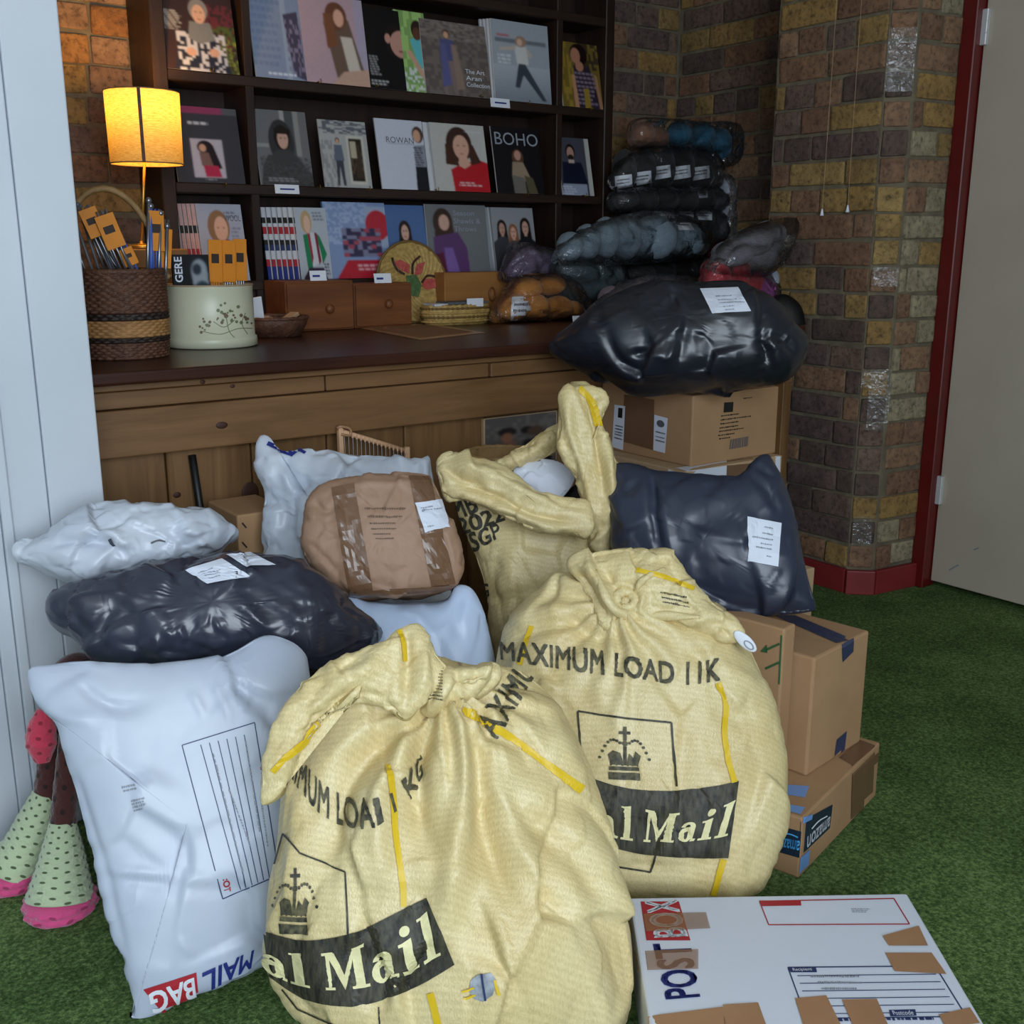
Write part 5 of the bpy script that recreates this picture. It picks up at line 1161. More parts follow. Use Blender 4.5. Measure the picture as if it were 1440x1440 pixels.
# slate bag
r = bagroot('mailing_bag', 'shiny slate-grey mailing bag with two address labels under the crumpled white bag', 300, 930, 2.0, z=.38)
b = blob('bag_body', [(64, 856), (84, 830), (118, 822), (180, 806), (300, 786), (335, 779), (380, 782), (430, 800), (480, 838), (520, 878), (536, 896), (505, 925), (450, 950), (400, 952), (300, 950), (200, 942), (140, 933), (105, 898), (74, 878)], (300, 945, 1.90), 34, 'poly_slate', r, tf=.11, tb=.09, q=.42, wr=.006, wf=7, cre=0, fac=((.085,.13),(.035,.09)), seed=3, ymax=2.112, kernel=(300, 870),
         folds=[([(150, 925), (140, 880), (165, 840)], -.008, 8), ([(95, 850), (115, 880), (125, 905)], -.007, 7), ([(335, 845), (365, 875), (370, 900)], .007, 6), ([(250, 880), (262, 905)], .006, 5), ([(215, 890), (230, 915)], .006, 5), ([(400, 850), (430, 885)], .006, 6), ([(300, 870), (310, 890)], .005, 5)])
f = quadmap((262, 802), (312, 787), (352, 810), (292, 822)); sheet('address_label', b, f, 'paper_white', r, 10, 8, .003); scribbles('label_print', b, f, 'ink_grey', r, [(.2, .6, .3), (.2, .7, .45), (.2, .6, .6), (.2, .5, .75)], .0042, 3, .05)
f = quadmap((318, 781), (352, 778), (388, 796), (345, 797)); sheet('address_label', b, f, 'paper_white', r, 10, 8, .003)
# white bag leaning on the counter
r = bagroot('mailing_bag', 'white mailing bag leaning on the counter behind the brown paper parcel', 480, 800, 2.35, z=.2)
b = blob('bag_body', [(360, 628), (368, 612), (380, 616), (396, 634), (440, 634), (520, 640), (585, 647), (602, 640), (608, 660), (625, 740), (632, 800), (620, 852), (500, 862), (420, 856), (388, 835), (374, 790), (368, 740), (372, 690), (360, 658)], (490, 858, 2.30), 18, 'poly_white_crumpled', r, tf=.07, tb=.07, q=.42, wr=.006, wf=7, cre=0, fac=((.085,.17),(.035,.10)), seed=4, ymax=2.30, kernel=(490, 790),
         folds=[([(395, 640), (420, 680), (450, 690)], -.008, 8), ([(380, 700), (400, 720), (390, 760)], -.008, 8), ([(500, 650), (520, 675)], -.007, 6), ([(375, 780), (410, 790), (430, 810)], .008, 8), ([(400, 660), (410, 700)], .008, 7)])
polyband('printed_corner', b, [(376, 624), (396, 634), (412, 640)], 6, 'ink_blue', r, .003, 10); polyband('printed_corner', b, [(408, 640), (420, 632), (430, 636)], 8, 'ink_blue', r, .003, 8)
# pale blue bag
r = bagroot('mailing_bag', 'smooth pale blue mailing bag under the brown paper parcel', 600, 1000, 2.12)
b = blob('bag_body', [(485, 850), (520, 846), (580, 850), (625, 845), (642, 823), (664, 828), (680, 860), (693, 915), (700, 1000), (690, 1120), (660, 1165), (540, 1168), (500, 1120), (488, 1000)], (600, 1160, 2.12), 12, 'poly_pale_blue', r, tf=.08, tb=.08, q=.42, wr=.005, wf=6, cre=0, fac=(.1,.08), seed=5, zmin=.002, folds=[([(560, 860), (600, 880), (610, 900)], .006, 8), ([(650, 835), (640, 870), (650, 900)], -.006, 8)])
# brown paper parcel
r = bagroot('paper_parcel', 'lumpy brown paper parcel bound with brown tape and a white label', 540, 842, 2.1, 'parcel', None, z=.4)
pp = blob('wrapping', [(430, 712), (440, 694), (462, 682), (505, 673), (560, 668), (600, 669), (612, 682), (628, 720), (648, 768), (653, 795), (644, 820), (625, 832), (560, 840), (510, 843), (482, 836), (445, 806), (426, 776), (427, 740)], (540, 842, 2.10), 22, 'parcel_paper', r, tf=.075, tb=.12, q=.24, wr=.004, wf=9, cre=0, fac=((.06,.08),(.022,.06)), seed=6, nr=40, nt=200,
          folds=[([(440, 700), (460, 720), (490, 690)], -.006, 5), ([(432, 760), (470, 800), (480, 830)], -.004, 5), ([(465, 690), (520, 680), (600, 676)], .004, 5), ([(470, 700), (490, 800), (492, 838)], .006, 7)])
tape(pp, ((466, 686), (498, 680), (525, 832), (492, 838)), 'tape_brown', r, .0022, 8, 24); tape(pp, ((575, 670), (604, 670), (642, 828), (608, 832)), 'tape_brown', r, .0022, 8, 24)
tape(pp, ((490, 832), (640, 822), (640, 828), (496, 840)), 'tape_brown', r, .0028, 20, 3)
f = quadmap((583, 708), (619, 703), (632, 742), (597, 748)); sheet('white_label', pp, f, 'paper_white', r, 8, 8, .0038); scribbles('label_print', pp, f, 'ink_grey', r, [(.15, .6, .2), (.15, .55, .3), (.6, .9, .3), (.15, .4, .85)], .0046, 4, .05)
f = quadmap((512, 710), (572, 710), (560, 760), (520, 760)); scribbles('handwriting', pp, f, 'cardboard_grey', r, [(0, 1, .08), (.05, .95, .25), (.08, .8, .42), (.1, .85, .58), (.12, .7, .75), (.2, .85, .92)], .003, 8, .045)
# navy bag on the boxes at the right
r = bagroot('mailing_bag', 'large navy mailing bag with a white address label standing on the cardboard boxes', 1020, 865, 2.2, z=.38)
nb = blob('bag_body', [(848, 664), (868, 655), (900, 656), (925, 664), (1000, 670), (1040, 672), (1058, 652), (1078, 639), (1090, 655), (1108, 690), (1120, 740), (1136, 810), (1148, 852), (1140, 861), (1100, 866), (1030, 866), (960, 860), (890, 850), (866, 800), (858, 730)], (1050, 864, 2.165), 24, 'poly_navy', r, tf=.085, tb=.07, q=.40, wr=.004, wf=6, cre=0, fac=((.13,.08),(.05,.035)), seed=7, kernel=(990, 770), nr=38, nt=200,
          folds=[([(918, 665), (920, 720), (930, 790)], -.012, 6), ([(930, 670), (935, 730), (945, 790)], .006, 7), ([(1055, 668), (1078, 690), (1098, 725)], -.006, 6), ([(1065, 655), (1080, 665), (1095, 670)], -.006, 5), ([(860, 670), (880, 690), (900, 670)], -.007, 6), ([(1095, 800), (1075, 830)], .004, 4), ([(1040, 720), (1050, 760), (1050, 795)], -.003, 4)])
f = quadmap((1051, 727), (1098, 736), (1094, 797), (1052, 789)); sheet('address_label', nb, f, 'paper_white', r, 10, 10, .003); scribbles('label_print', nb, f, 'ink_grey', r, [(.5, .75, .15), (.45, .75, .28), (.12, .78, .4), (.4, .75, .52), (.25, .75, .62), (.6, .75, .78)], .0042, 9, .035)
# black-navy bag on top of the stack
r = bagroot('mailing_bag', 'bulging black-navy mailing bag on top of the labelled box at the counter edge', 950, 540, 2.6, z=.77)
tbg = blob('bag_body', [(770, 490), (795, 470), (850, 432), (915, 409), (985, 405), (1048, 411), (1085, 426), (1108, 455), (1136, 482), (1130, 505), (1108, 530), (1070, 538), (1000, 542), (930, 543), (880, 538), (830, 519), (790, 505)], (950, 545, 2.66), 32, 'poly_ink', r, tf=.12, tb=.12, q=.42, wr=.006, wf=6, cre=0, fac=((.12,.10),(.045,.05)), seed=8, nr=38, nt=200, kernel=(960, 475),
           folds=[([(850, 450), (865, 500), (900, 530)], -.010, 7), ([(1070, 430), (1075, 480), (1090, 530)], -.010, 6), ([(1085, 470), (1105, 480), (1120, 500)], -.010, 6), ([(905, 490), (940, 500), (950, 480)], .008, 7), ([(970, 430), (960, 480), (950, 520)], -.004, 7), ([(890, 500), (930, 490)], -.008, 6)])
f = quadmap((984, 407), (1038, 405), (1056, 438), (1002, 441)); sheet('address_label', tbg, f, 'paper_white', r, 10, 10, .003); scribbles('label_print', tbg, f, 'ink_grey', r, [(.3, .7, .35), (.3, .8, .5), (.3, .95, .62), (.35, .65, .76), (.35, .6, .9)], .0042, 10, .04)

# ------------------------------------------------------------------ yellow mail sacks
def gl(ch):
    c_ = lambda cx, cy, rx, ry, t0, t1, n=14: [(cx+rx*math.cos(t), cy+ry*math.sin(t)) for t in np.linspace(t0, t1, n)]
    def ring(cx, cy, ro, ry, ri, riy, t0, t1, n=14):
        o_ = c_(cx, cy, ro, ry, t0, t1, n); i_ = c_(cx, cy, ri, riy, t0, t1, n)
        return [[o_[k], o_[k+1], i_[k+1], i_[k]] for k in range(n-1)]
    if ch == 'l': return [[(.25, .04), (.62, 0), (.62, .94), (.25, .94)], [(.08, .93), (.80, .93), (.80, 1), (.08, 1)], [(.08, .04), (.3, .04), (.3, .10), (.08, .10)]], .9
    if ch == 'i': return [[(.25, .38), (.62, .34), (.62, .94), (.25, .94)], [(.08, .93), (.80, .93), (.80, 1), (.08, 1)], [(.08, .38), (.3, .38), (.3, .44), (.08, .44)], c_(.44, .16, .21, .115, 0, 2*math.pi, 16)[:-1]], .9
    if ch == 'a': return ring(.45, .76, .42, .26, .12, .17, math.pi*.2, math.pi*1.62)+ring(.5, .52, .38, .18, .12, .10, math.pi*1.05, math.pi*2.0)+[[(.56, .5), (.88, .5), (.88, .92), (.56, .92)], [(.8, .9), (1.05, .92), (1.0, 1), (.75, 1)], [(.3, .6), (.6, .56), (.6, .63), (.35, .68)]], 1.1
    if ch == 'M': return [[(.12, .06), (.26, .06), (.24, .94), (.12, .94)], [(.0, .93), (.38, .93), (.38, 1), (.0, 1)], [(.0, 0), (.42, 0), (.42, .07), (.0, .07)], [(.16, .03), (.46, .03), (.86, .80), (.74, 1)], [(.74, 1), (.66, .82), (1.14, .03), (1.26, .03)], [(1.12, .03), (1.50, .03), (1.50, .94), (1.12, .94)], [(.98, .93), (1.66, .93), (1.66, 1), (.98, 1)], [(1.12, 0), (1.66, 0), (1.66, .07), (1.12, .07)]], 1.75
    return [], .45
def royal(txt='al Mail', shear=.14):
    pl = []; x = 0
    for ch in txt:
        g, w_ = gl(ch); pl += [[(x+px+shear*(1-py), py) for px, py in p] for p in g]; x += w_
    mx = max(p[0] for q in pl for p in q)
    return [[(px/mx, py) for px, py in p] for p in pl]
def crown():
    c_ = lambda cx, cy, rx, ry, n=10: [(cx+rx*math.cos(t), cy+ry*math.sin(t)) for t in np.linspace(0, 2*math.pi, n+1)[:-1]]
    P = [[(.2, .84), (.8, .84), (.8, .98), (.2, .98)], [(.22, .73), (.78, .73), (.79, .80), (.21, .80)]]
    P += [[(.24, .70), (.20, .52), (.30, .44), (.34, .56), (.42, .48), (.45, .58), (.47, .70)], [(.76, .70), (.80, .52), (.70, .44), (.66, .56), (.58, .48), (.55, .58), (.53, .70)]]
    for t in np.linspace(0, 1, 8):
        for s in (-1, 1):
            P.append(c_(.5+s*(.08+.37*t), .30+.02*t+.26*t*t-.10*math.sin(t*3.1), .030, .026, 8))
    P += [[(.47, .02), (.53, .02), (.53, .26), (.47, .26)], [(.40, .10), (.60, .10), (.60, .15), (.40, .15)], c_(.5, .31, .05, .05), c_(.3, .66, .025, .02), c_(.7, .66, .025, .02), [(.47, .36), (.53, .36), (.53, .70), (.47, .70)]]
    for k in range(6): P.append(c_(.25+.1*k, .70, .02, .018, 6))
    return P
def stitched(name, poly, wd, o, mat, parent): 
    for i in range(len(poly)-1): polyband(name, o, [poly[i], poly[i+1]], wd, mat, parent, .0028, 16)
# sack A, front
SG = 'yellow postal sacks'
r = bagroot('mail_sack', 'full yellow woven mail sack in front, its top folded over to one side', 630, 1400, 1.75, 'sack', SG); 
sa = blob('sack_body', [(520, 935), (570, 915), (620, 925), (660, 935), (700, 938), (735, 945), (770, 975), (800, 1020), (825, 1080), (850, 1150), (870, 1230), (884, 1310), (888, 1390), (868, 1455), (800, 1490), (700, 1502), (600, 1500), (500, 1478), (430, 1438), (392, 1390), (377, 1330), (378, 1260), (392, 1180), (402, 1100), (415, 1040), (460, 975)],
          (640, 1498, 1.575), 27, 'woven_yellow', r, tf=.15, tb=.20, q=.45, wr=.005, wf=5, cre=0, fac=((.10,.16,(1,1,.45)),(.045,.06,(1,1,.6))), gathers=[(628,965,15,.012,150,.3)], seed=11, zmin=.001, nr=64, nt=280, kernel=(630, 1200),
          folds=[([(612, 960), (592, 1040), (588, 1120), (600, 1210)], -.036, 17), ([(560, 1010), (505, 1065), (470, 1150), (455, 1260)], -.028, 19), ([(600, 1010), (545, 1080), (535, 1170), (545, 1270)], .014, 16), ([(650, 975), (655, 1080), (640, 1200), (625, 1330)], .026, 22),
                 ([(700, 960), (690, 1040), (705, 1130), (745, 1215), (800, 1270)], .014, 16), ([(735, 1140), (780, 1180), (830, 1230), (855, 1300)], -.022, 20), ([(680, 990), (672, 1100), (690, 1200), (730, 1300)], -.020, 14), ([(760, 980), (800, 1060), (830, 1130)], .010, 18), ([(430, 1090), (415, 1180), (420, 1290)], .012, 14), ([(620, 1330), (700, 1350), (800, 1340)], .006, 24), ([(470, 1290), (520, 1330), (600, 1330)], .006, 16)])
col = blob('folded_top', [(578, 878), (594, 884), (612, 918), (640, 950), (628, 975), (600, 985), (572, 1012), (545, 998), (505, 990), (462, 1004), (430, 1040), (412, 1080), (396, 1112), (378, 1130), (367, 1128), (371, 1080), (386, 1020), (420, 968), (470, 932), (535, 906), (556, 888)],
           (560, 1000, 1.56), 30, 'woven_yellow', r, tf=.034, tb=.03, q=.33, wr=.004, wf=8, cre=0, fac=((.06,.15),(.025,.08)), seed=12, nr=36, nt=200, kernel=(520, 955),
           folds=[([(572, 885), (575, 930), (570, 1000)], -.014, 8), ([(600, 900), (598, 940), (590, 980)], .008, 8), ([(540, 930), (480, 960), (430, 1010)], .010, 14), ([(545, 985), (490, 975), (440, 1005)], -.006, 8)])
polyband('yellow_stripe', col, [(561, 882), (566, 905), (568, 930)], 6, 'sack_stripe', r, .003, 10); polyband('yellow_stripe', col, [(448, 1018), (425, 1045), (402, 1066), (384, 1085)], 9, 'sack_stripe', r, .003, 10)
tf_ = blob('gathered_neck', [(600, 915), (625, 935), (655, 938), (690, 930), (705, 940), (700, 962), (668, 985), (640, 990), (612, 1010), (590, 1000), (588, 960)], (645, 975, 1.60), 30, 'woven_yellow', r, tf=.055, tb=.05, q=.5, wr=.008, wf=14, cre=.008, cf=12, seed=13,
           folds=[([(605, 925), (612, 960), (600, 1000)], -.014, 6), ([(640, 940), (645, 965), (625, 990)], -.012, 6), ([(670, 938), (665, 960), (650, 980)], -.010, 6), ([(690, 936), (680, 960)], .008, 6)])
scribbles('worn_print', tf_, quadmap((592, 922), (625, 936), (622, 985), (586, 985)), 'sack_ink_worn', r, [(0, 1, v) for v in np.linspace(.05, .95, 12)], .003, 15, .03)
polyband('yellow_stripe', sa, [(546, 1076), (552, 1130), (556, 1180), (566, 1240), (568, 1275)], 9, 'sack_stripe', r, .003, 40); polyband('yellow_stripe', sa, [(606, 1396), (612, 1420), (620, 1455)], 10, 'sack_stripe', r, .003, 20); polyband('yellow_stripe', sa, [(652, 998), (690, 1020), (730, 1045), (775, 1080), (818, 1110)], 11, 'sack_stripe', r, .003, 50)
text('lettering', 'XIMUM LOA', sa, ruled([(408, 1042), (432, 1076), (462, 1108), (500, 1124), (522, 1120)], [(402, 1082), (428, 1118), (458, 1148), (496, 1164), (528, 1164)]), 'sack_ink_worn', r, .028, .0032, .03, space=1.05)
text('lettering', '11', sa, quadmap((526, 1124), (549, 1116), (556, 1140), (532, 1160)), 'sack_ink_worn', r, .028, .0032, .1); text('lettering', 'KG', sa, quadmap((566, 1096), (592, 1062), (598, 1090), (576, 1124)), 'sack_ink_worn', r, .028, .0032, .06)
text('lettering', 'AXIMU', sa, quadmap((668, 1018), (728, 932), (752, 950), (698, 1040)), 'sack_ink_worn', r, .028, .0032, .04, space=1.1)
stitched('print_frame', [(388, 1215), (400, 1172), (422, 1200), (486, 1226), (490, 1320)], 2.6, sa, 'sack_print', r)
A, B = polys(crown(), .06); lay('crown_emblem', sa, quadmap((384, 1222), (452, 1216), (450, 1318), (382, 1312)), A, B, 'sack_ink_worn', r, .0032)
stitched('print_frame', [(398, 1390), (420, 1418), (470, 1440), (536, 1450), (533, 1415)], 2.4, sa, 'sack_print', r)
bandf = quadmap((370, 1306), (602, 1260), (640, 1358), (376, 1412)); bf = ruled([(372, 1308), (430, 1322), (500, 1310), (560, 1282), (601, 1262)], [(380, 1372), (430, 1404), (500, 1414), (580, 1390), (640, 1356)])
sheet('print_band', sa, bf, 'sack_print', r, 60, 22, .0026)
A, B = polys(royal('al Mail'), .05); lay('white_lettering', sa, ruled([(360, 1320), (430, 1340), (500, 1330), (560, 1302), (604, 1280)], [(372, 1362), (430, 1386), (500, 1390), (572, 1368), (622, 1342)]), A, B, 'sack_letter', r, .0042)
plain('tear_silver', 'a9adb4', .35, '6c7078', 60)
A, B = polys([[(662, 1378), (672, 1370), (690, 1368), (698, 1378), (694, 1398), (680, 1408), (668, 1404), (660, 1392)]], 5); lay('tear', sa, idm, A, B, 'tear_silver', r, .003)
for a, c_ in (((650, 1394), (668, 1388)), ((652, 1404), (670, 1398)), ((696, 1378), (702, 1398)), ((678, 1368), (684, 1406))): polyband('loose_thread', sa, [a, c_], 3, 'sack_stripe' if a[0] < 660 or a[0] > 690 else 'ink_navy', r, .0045, 8)
# sack B, behind at the right
r = bagroot('mail_sack', 'full yellow woven mail sack with a twisted top standing between the boxes', 920, 1250, 2.1, 'sack', SG)
sb_ = blob('sack_body', [(704, 905), (722, 868), (765, 828), (800, 806), (850, 800), (905, 806), (960, 830), (1000, 850), (1030, 872), (1048, 900), (1074, 955), (1096, 1020), (1107, 1085), (1104, 1150), (1090, 1205), (1068, 1252), (1020, 1268), (930, 1272), (850, 1262), (780, 1225), (725, 1130), (700, 1030), (695, 960)],
           (930, 1268, 1.935), 24, 'woven_yellow', r, tf=.13, tb=.13, q=.45, wr=.005, wf=5, cre=0, fac=((.10,.12,(1,1,.45)),(.04,.05,(1,1,.6))), gathers=[(865,845,15,.011,110,.9)], seed=21, zmin=.001, nr=56, nt=260, kernel=(900, 1050),
           folds=[([(800, 865), (830, 890), (880, 895)], -.016, 12), ([(720, 880), (760, 860), (800, 850)], .010, 14), ([(760, 960), (790, 1000), (800, 1060)], -.008, 16), ([(1010, 930), (1040, 950), (1070, 960)], .006, 10), ([(1000, 1000), (1040, 1010), (1080, 1000)], -.006, 12), ([(830, 890), (850, 920), (870, 950)], -.006, 12), ([(720, 1000), (730, 1060), (760, 1120)], .008, 20), ([(960, 905), (990, 930), (1000, 960)], -.008, 9), ([(870, 1215), (960, 1220), (1050, 1200)], -.006, 14), ([(740, 930), (800, 925), (850, 930)], .004, 18)])
c1_ = blob('folded_top', [(800, 792), (830, 780), (880, 776), (935, 777), (960, 800), (985, 830), (1018, 858), (1040, 880), (1045, 900), (1020, 905), (985, 892), (960, 885), (938, 872), (905, 872), (880, 888), (850, 880), (830, 850), (812, 820)], (910, 890, 1.94), 30, 'woven_yellow', r, tf=.045, tb=.08, q=.36, wr=.004, wf=8, cre=0, fac=((.06,.16),(.025,.09)), seed=22, nr=40, nt=200, kernel=(915, 835),
           folds=[([(812, 800), (838, 850), (870, 882)], -.016, 7), ([(830, 795), (855, 840), (880, 870)], .012, 8), ([(850, 800), (872, 840), (905, 862)], -.014, 7), ([(868, 838), (882, 832), (893, 842), (888, 852)], -.020, 7), ([(905, 830), (900, 858), (930, 868), (960, 862)], .012, 7), ([(960, 880), (1000, 868), (1035, 880)], .008, 8), ([(900, 800), (940, 815), (980, 840)], .005, 10)])
V, Fc = tube(castpts(c1_, ((870, 848), (866, 840), (876, 831), (888, 834), (894, 846), (886, 855), (874, 853))), [.006, .010, .011, .010, .009, .005], 10); mesh('twist_curl', V, Fc, 'woven_yellow', r, True)
for pts_, rr in (([(805, 818), (822, 846), (842, 874), (868, 884)], .010), ([(838, 802), (850, 835), (868, 860), (898, 866), (940, 866), (985, 868)], .009), ([(935, 800), (905, 815), (893, 835)], .006)):
    V, Fc = tube(catmull(castpts(c1_, pts_), 30), [.003, rr, rr*1.1, rr, .003], 12, fn=lambda s, t: 1+.12*math.sin(s*21+t*2)); mesh('fold_roll', V, Fc, 'woven_yellow', r, True)
polyband('yellow_stripe', c1_, [(895, 802), (935, 812), (975, 828)], 6, 'sack_stripe', r, .003, 16)
scribbles('worn_print', c1_, quadmap((928, 832), (970, 838), (978, 862), (934, 852)), 'sack_ink_worn', r, [(0, .9, v) for v in (.1, .4, .7)], .003, 16, .12)
for px, py, a_ in ((975, 889, .1), (1048, 900, .75)):
    p, nn_ = cast(c1_, min(px, 1036), min(py, 896)); p = p+nn_*.004
    if px > 1040: p = atd(1048, 902, (p-CAM)@fw)
    e1 = rt*math.cos(a_)-up*math.sin(a_); e2 = np.cross(nn_, e1); e2 /= np.linalg.norm(e2)
    V, Fc = ellipsoid(p, e1*.026, e2*.011, nn_*.003, 20, 8); mesh('white_tag', V, Fc, 'white_card', r, True)
    V, Fc = tube([p+nn_*.003+e1*(.008+.010*math.cos(t))+e2*.005*math.sin(t) for t in np.linspace(0, 2*math.pi, 20)], .0012, 6); mesh('tag_slot', V, Fc, 'ink_grey', r, True)
text('lettering', 'MAXIMUM LOAD 11K', sb_, ruled([(704, 903), (760, 906), (840, 915), (900, 925), (960, 932), (1012, 926)], [(706, 927), (760, 936), (840, 948), (900, 955), (960, 963), (1012, 957)]), 'sack_ink_worn', r, .028, .0032, .03, space=1.05)
stitched('print_frame', [(820, 1096), (813, 1000), (880, 1010), (944, 1016), (950, 1106)], 2.8, sb_, 'sack_print', r)
A, B = polys(crown(), .06); lay('crown_emblem', sb_, quadmap((838, 1018), (918, 1022), (916, 1100), (842, 1096)), A, B, 'sack_ink_worn', r, .0032)
stitched('print_frame', [(856, 1216), (915, 1226), (924, 1200)], 2.6, sb_, 'sack_print', r)
sheet('print_band', sb_, ruled([(806, 1100), (822, 1092), (880, 1108), (940, 1112), (1000, 1106), (1038, 1098)], [(826, 1150), (850, 1184), (890, 1198), (940, 1204), (990, 1206), (1024, 1206)]), 'sack_print', r, 60, 22, .0026)
A, B = polys(royal('al Mail'), .05); lay('white_lettering', sb_, ruled([(834, 1128), (880, 1132), (940, 1142), (990, 1138), (1034, 1124)], [(842, 1170), (880, 1180), (940, 1184), (990, 1180), (1022, 1174)]), A, B, 'sack_letter', r, .0042)
polyband('yellow_stripe', sb_, [(1010, 960), (1020, 990), (1018, 1030), (1024, 1070), (1032, 1100)], 8, 'sack_stripe', r, .003, 40); polyband('yellow_stripe', sb_, [(1018, 1208), (1010, 1235), (1003, 1258)], 9, 'sack_stripe', r, .003, 20); polyband('yellow_stripe', sb_, [(748, 880), (740, 905), (732, 935)], 7, 'sack_stripe', r, .003, 14)
# sack C, open, at the back
r = bagroot('mail_sack', 'open yellow woven mail sack printed 2022 with parcels showing inside', 760, 900, 2.4, 'sack', SG)
sc = blob('sack_body', [(640, 672), (700, 690), (760, 720), (830, 735), (862, 742), (868, 790), (872, 860), (868, 960), (850, 1060), (790, 1085), (740, 1080), (710, 1000), (692, 900), (684, 840), (668, 780), (648, 730)], (760, 1080, 2.38), 14, 'woven_yellow', r, tf=.10, tb=.12, q=.42, wr=.006, wf=6, cre=0, fac=((.09,.15,(1,1,.5)),(.035,.06)), seed=31, zmin=.001, nr=44, nt=220, kernel=(775, 850),
          folds=[([(700, 780), (690, 820), (700, 870)], -.010, 10), ([(715, 790), (740, 850), (735, 900)], .008, 14), ([(770, 770), (775, 830), (765, 880)], -.006, 14), ([(690, 850), (730, 835), (780, 830)], -.008, 10), ([(820, 770), (815, 820)], .006, 12)])
rim1 = blob('rolled_rim', [(614, 655), (625, 645), (640, 643), (670, 646), (699, 652), (727, 669), (756, 688), (785, 700), (812, 702), (828, 708), (835, 735), (824, 758), (805, 751), (756, 747), (732, 739), (701, 723), (678, 706), (650, 702), (632, 699), (620, 680)], (740, 720, 2.235), 30, 'woven_yellow', r, tf=.032, tb=.04, q=.33, wr=.004, wf=9, cre=0, fac=((.07,.16),(.025,.05)), seed=32, nr=30, nt=180, kernel=(735, 702),
            folds=[([(640, 655), (700, 672), (750, 700), (815, 712)], .014, 8), ([(640, 680), (700, 698), (750, 725), (822, 735)], -.012, 5), ([(650, 692), (710, 716), (770, 738), (820, 748)], .010, 6), ([(622, 655), (645, 672), (690, 685)], -.012, 5), ([(740, 680), (790, 708), (830, 716)], -.008, 5), ([(680, 655), (690, 700)], .006, 6)])
rim2 = blob('raised_side', [(784, 598), (790, 565), (797, 548), (815, 542), (835, 545), (850, 551), (856, 567), (846, 584), (850, 614), (860, 640), (875, 660), (880, 700), (870, 740), (856, 775), (835, 770), (824, 730), (822, 709), (808, 673), (790, 645), (782, 626)], (835, 735, 2.28), 10, 'woven_yellow', r, tf=.035, tb=.04, q=.33, wr=.004, wf=8, cre=0, fac=((.07,.16),(.025,.05)), seed=33, nr=34, nt=180, kernel=(825, 640),
            folds=[([(800, 555), (803, 610), (825, 680), (840, 750)], .014, 7), ([(820, 550), (834, 590), (842, 640), (850, 700)], -.014, 5), ([(846, 600), (856, 650), (862, 720)], .012, 6), ([(845, 560), (840, 580)], -.008, 6), ([(800, 610), (815, 660), (832, 710)], -.008, 8), ([(850, 640), (858, 700), (850, 740)], .008, 8)])
polyband('yellow_stripe', rim2, [(815, 547), (832, 565), (842, 600)], 9, 'sack_stripe', r, .003, 20)
rim3 = blob('back_flap', [(690, 652), (720, 640), (760, 610), (788, 595), (792, 620), (770, 642), (735, 656), (712, 664)], (740, 640, 2.42), 15, 'woven_yellow', r, tf=.03, tb=.03, q=.45, wr=.004, wf=9, cre=0, fac=((.05,.17),(.02,.10)), seed=34, folds=[([(700, 655), (740, 640), (785, 610)], .008, 7)])
b = blob('left_ear', [(614, 655), (622, 642), (640, 636), (662, 645), (690, 655), (690, 670), (655, 700), (632, 705), (622, 690)], (650, 690, 2.27), 20, 'woven_yellow', r, tf=.03, tb=.04, q=.45, wr=.005, wf=10, cre=0, fac=((.05,.17),(.02,.10)), seed=35)
V, Fc = ellipsoid(atd(632, 642, 2.26), rt*.009, up*.009, fw*.008, 14, 8); mesh('white_tag', V, Fc, 'white_card', r, True)
for s, top_, bot in (('MB', [(634, 706), (662, 696)], [(642, 732), (674, 718)]), ('2022', [(642, 730), (706, 712)], [(650, 752), (711, 732)]), ('SGP', [(660, 750), (700, 736)], [(668, 776), (706, 754)]), ('G', [(678, 822), (688, 820)], [(680, 842), (690, 838)])):
    text('lettering', s, sc, ruled(top_, bot), 'sack_print', r, .03, .0034, .08)
# parcels inside the open sack
r = bagroot('parcel', 'white paper packet sticking out of the open yellow sack', 770, 690, 2.36, 'packet', 'parcels in the open sack', z=.5)
blob('packet_body', [(722, 662), (745, 650), (785, 650), (808, 668), (800, 690), (778, 708), (752, 690), (735, 678)], (770, 700, 2.38), 40, 'paper_white', r, tf=.012, tb=.05, q=.25, wr=.002, cre=0, fac=(.05,.12), seed=41)
r = bagroot('parcel', 'black plastic packet inside the open yellow sack', 800, 720, 2.4, 'packet', 'parcels in the open sack', z=.4)
blob('packet_body', [(715, 672), (740, 670), (780, 700), (815, 678), (826, 700), (826, 760), (760, 760), (735, 700)], (790, 740, 2.40), 30, 'poly_black', r, tf=.03, tb=.05, q=.4, wr=.003, cre=.003, seed=42)
# ------------------------------------------------------------------ yarn packs
def dY(px, py, Y): return float((ony(px, py, Y)-CAM)@fw)
def yball(parent, x, y, rx, ry, Y, mat, dep=None, rot=0, nm='yarn_ball'):
    D = dY(x, y, Y); c = atd(x, y, D); s = D/F; a = math.radians(rot)
    e1 = rt*math.cos(a)+up*math.sin(a); e2 = -rt*math.sin(a)+up*math.cos(a)
    d_ = (dep or min(rx, ry)*1.15)*s; hz = np.array([fw[0], fw[1], 0]); hz /= np.linalg.norm(hz)
    V, Fc = ellipsoid(c, e1*rx*s, e2*ry*s, hz*d_, 30, 18, fn=lambda th, ph: 1+.018*math.sin(9*th+14*ph)+.012*math.sin(5*th-9*ph))
    V = np.array(V); V[:, 0] = np.minimum(V[:, 0], 3.325); V[:, 2] = np.maximum(V[:, 2], ZC+.001); V[:, 1] = np.minimum(V[:, 1], YB-.03)
    return mesh(nm, V, Fc, mat, parent, True, bvh=True)
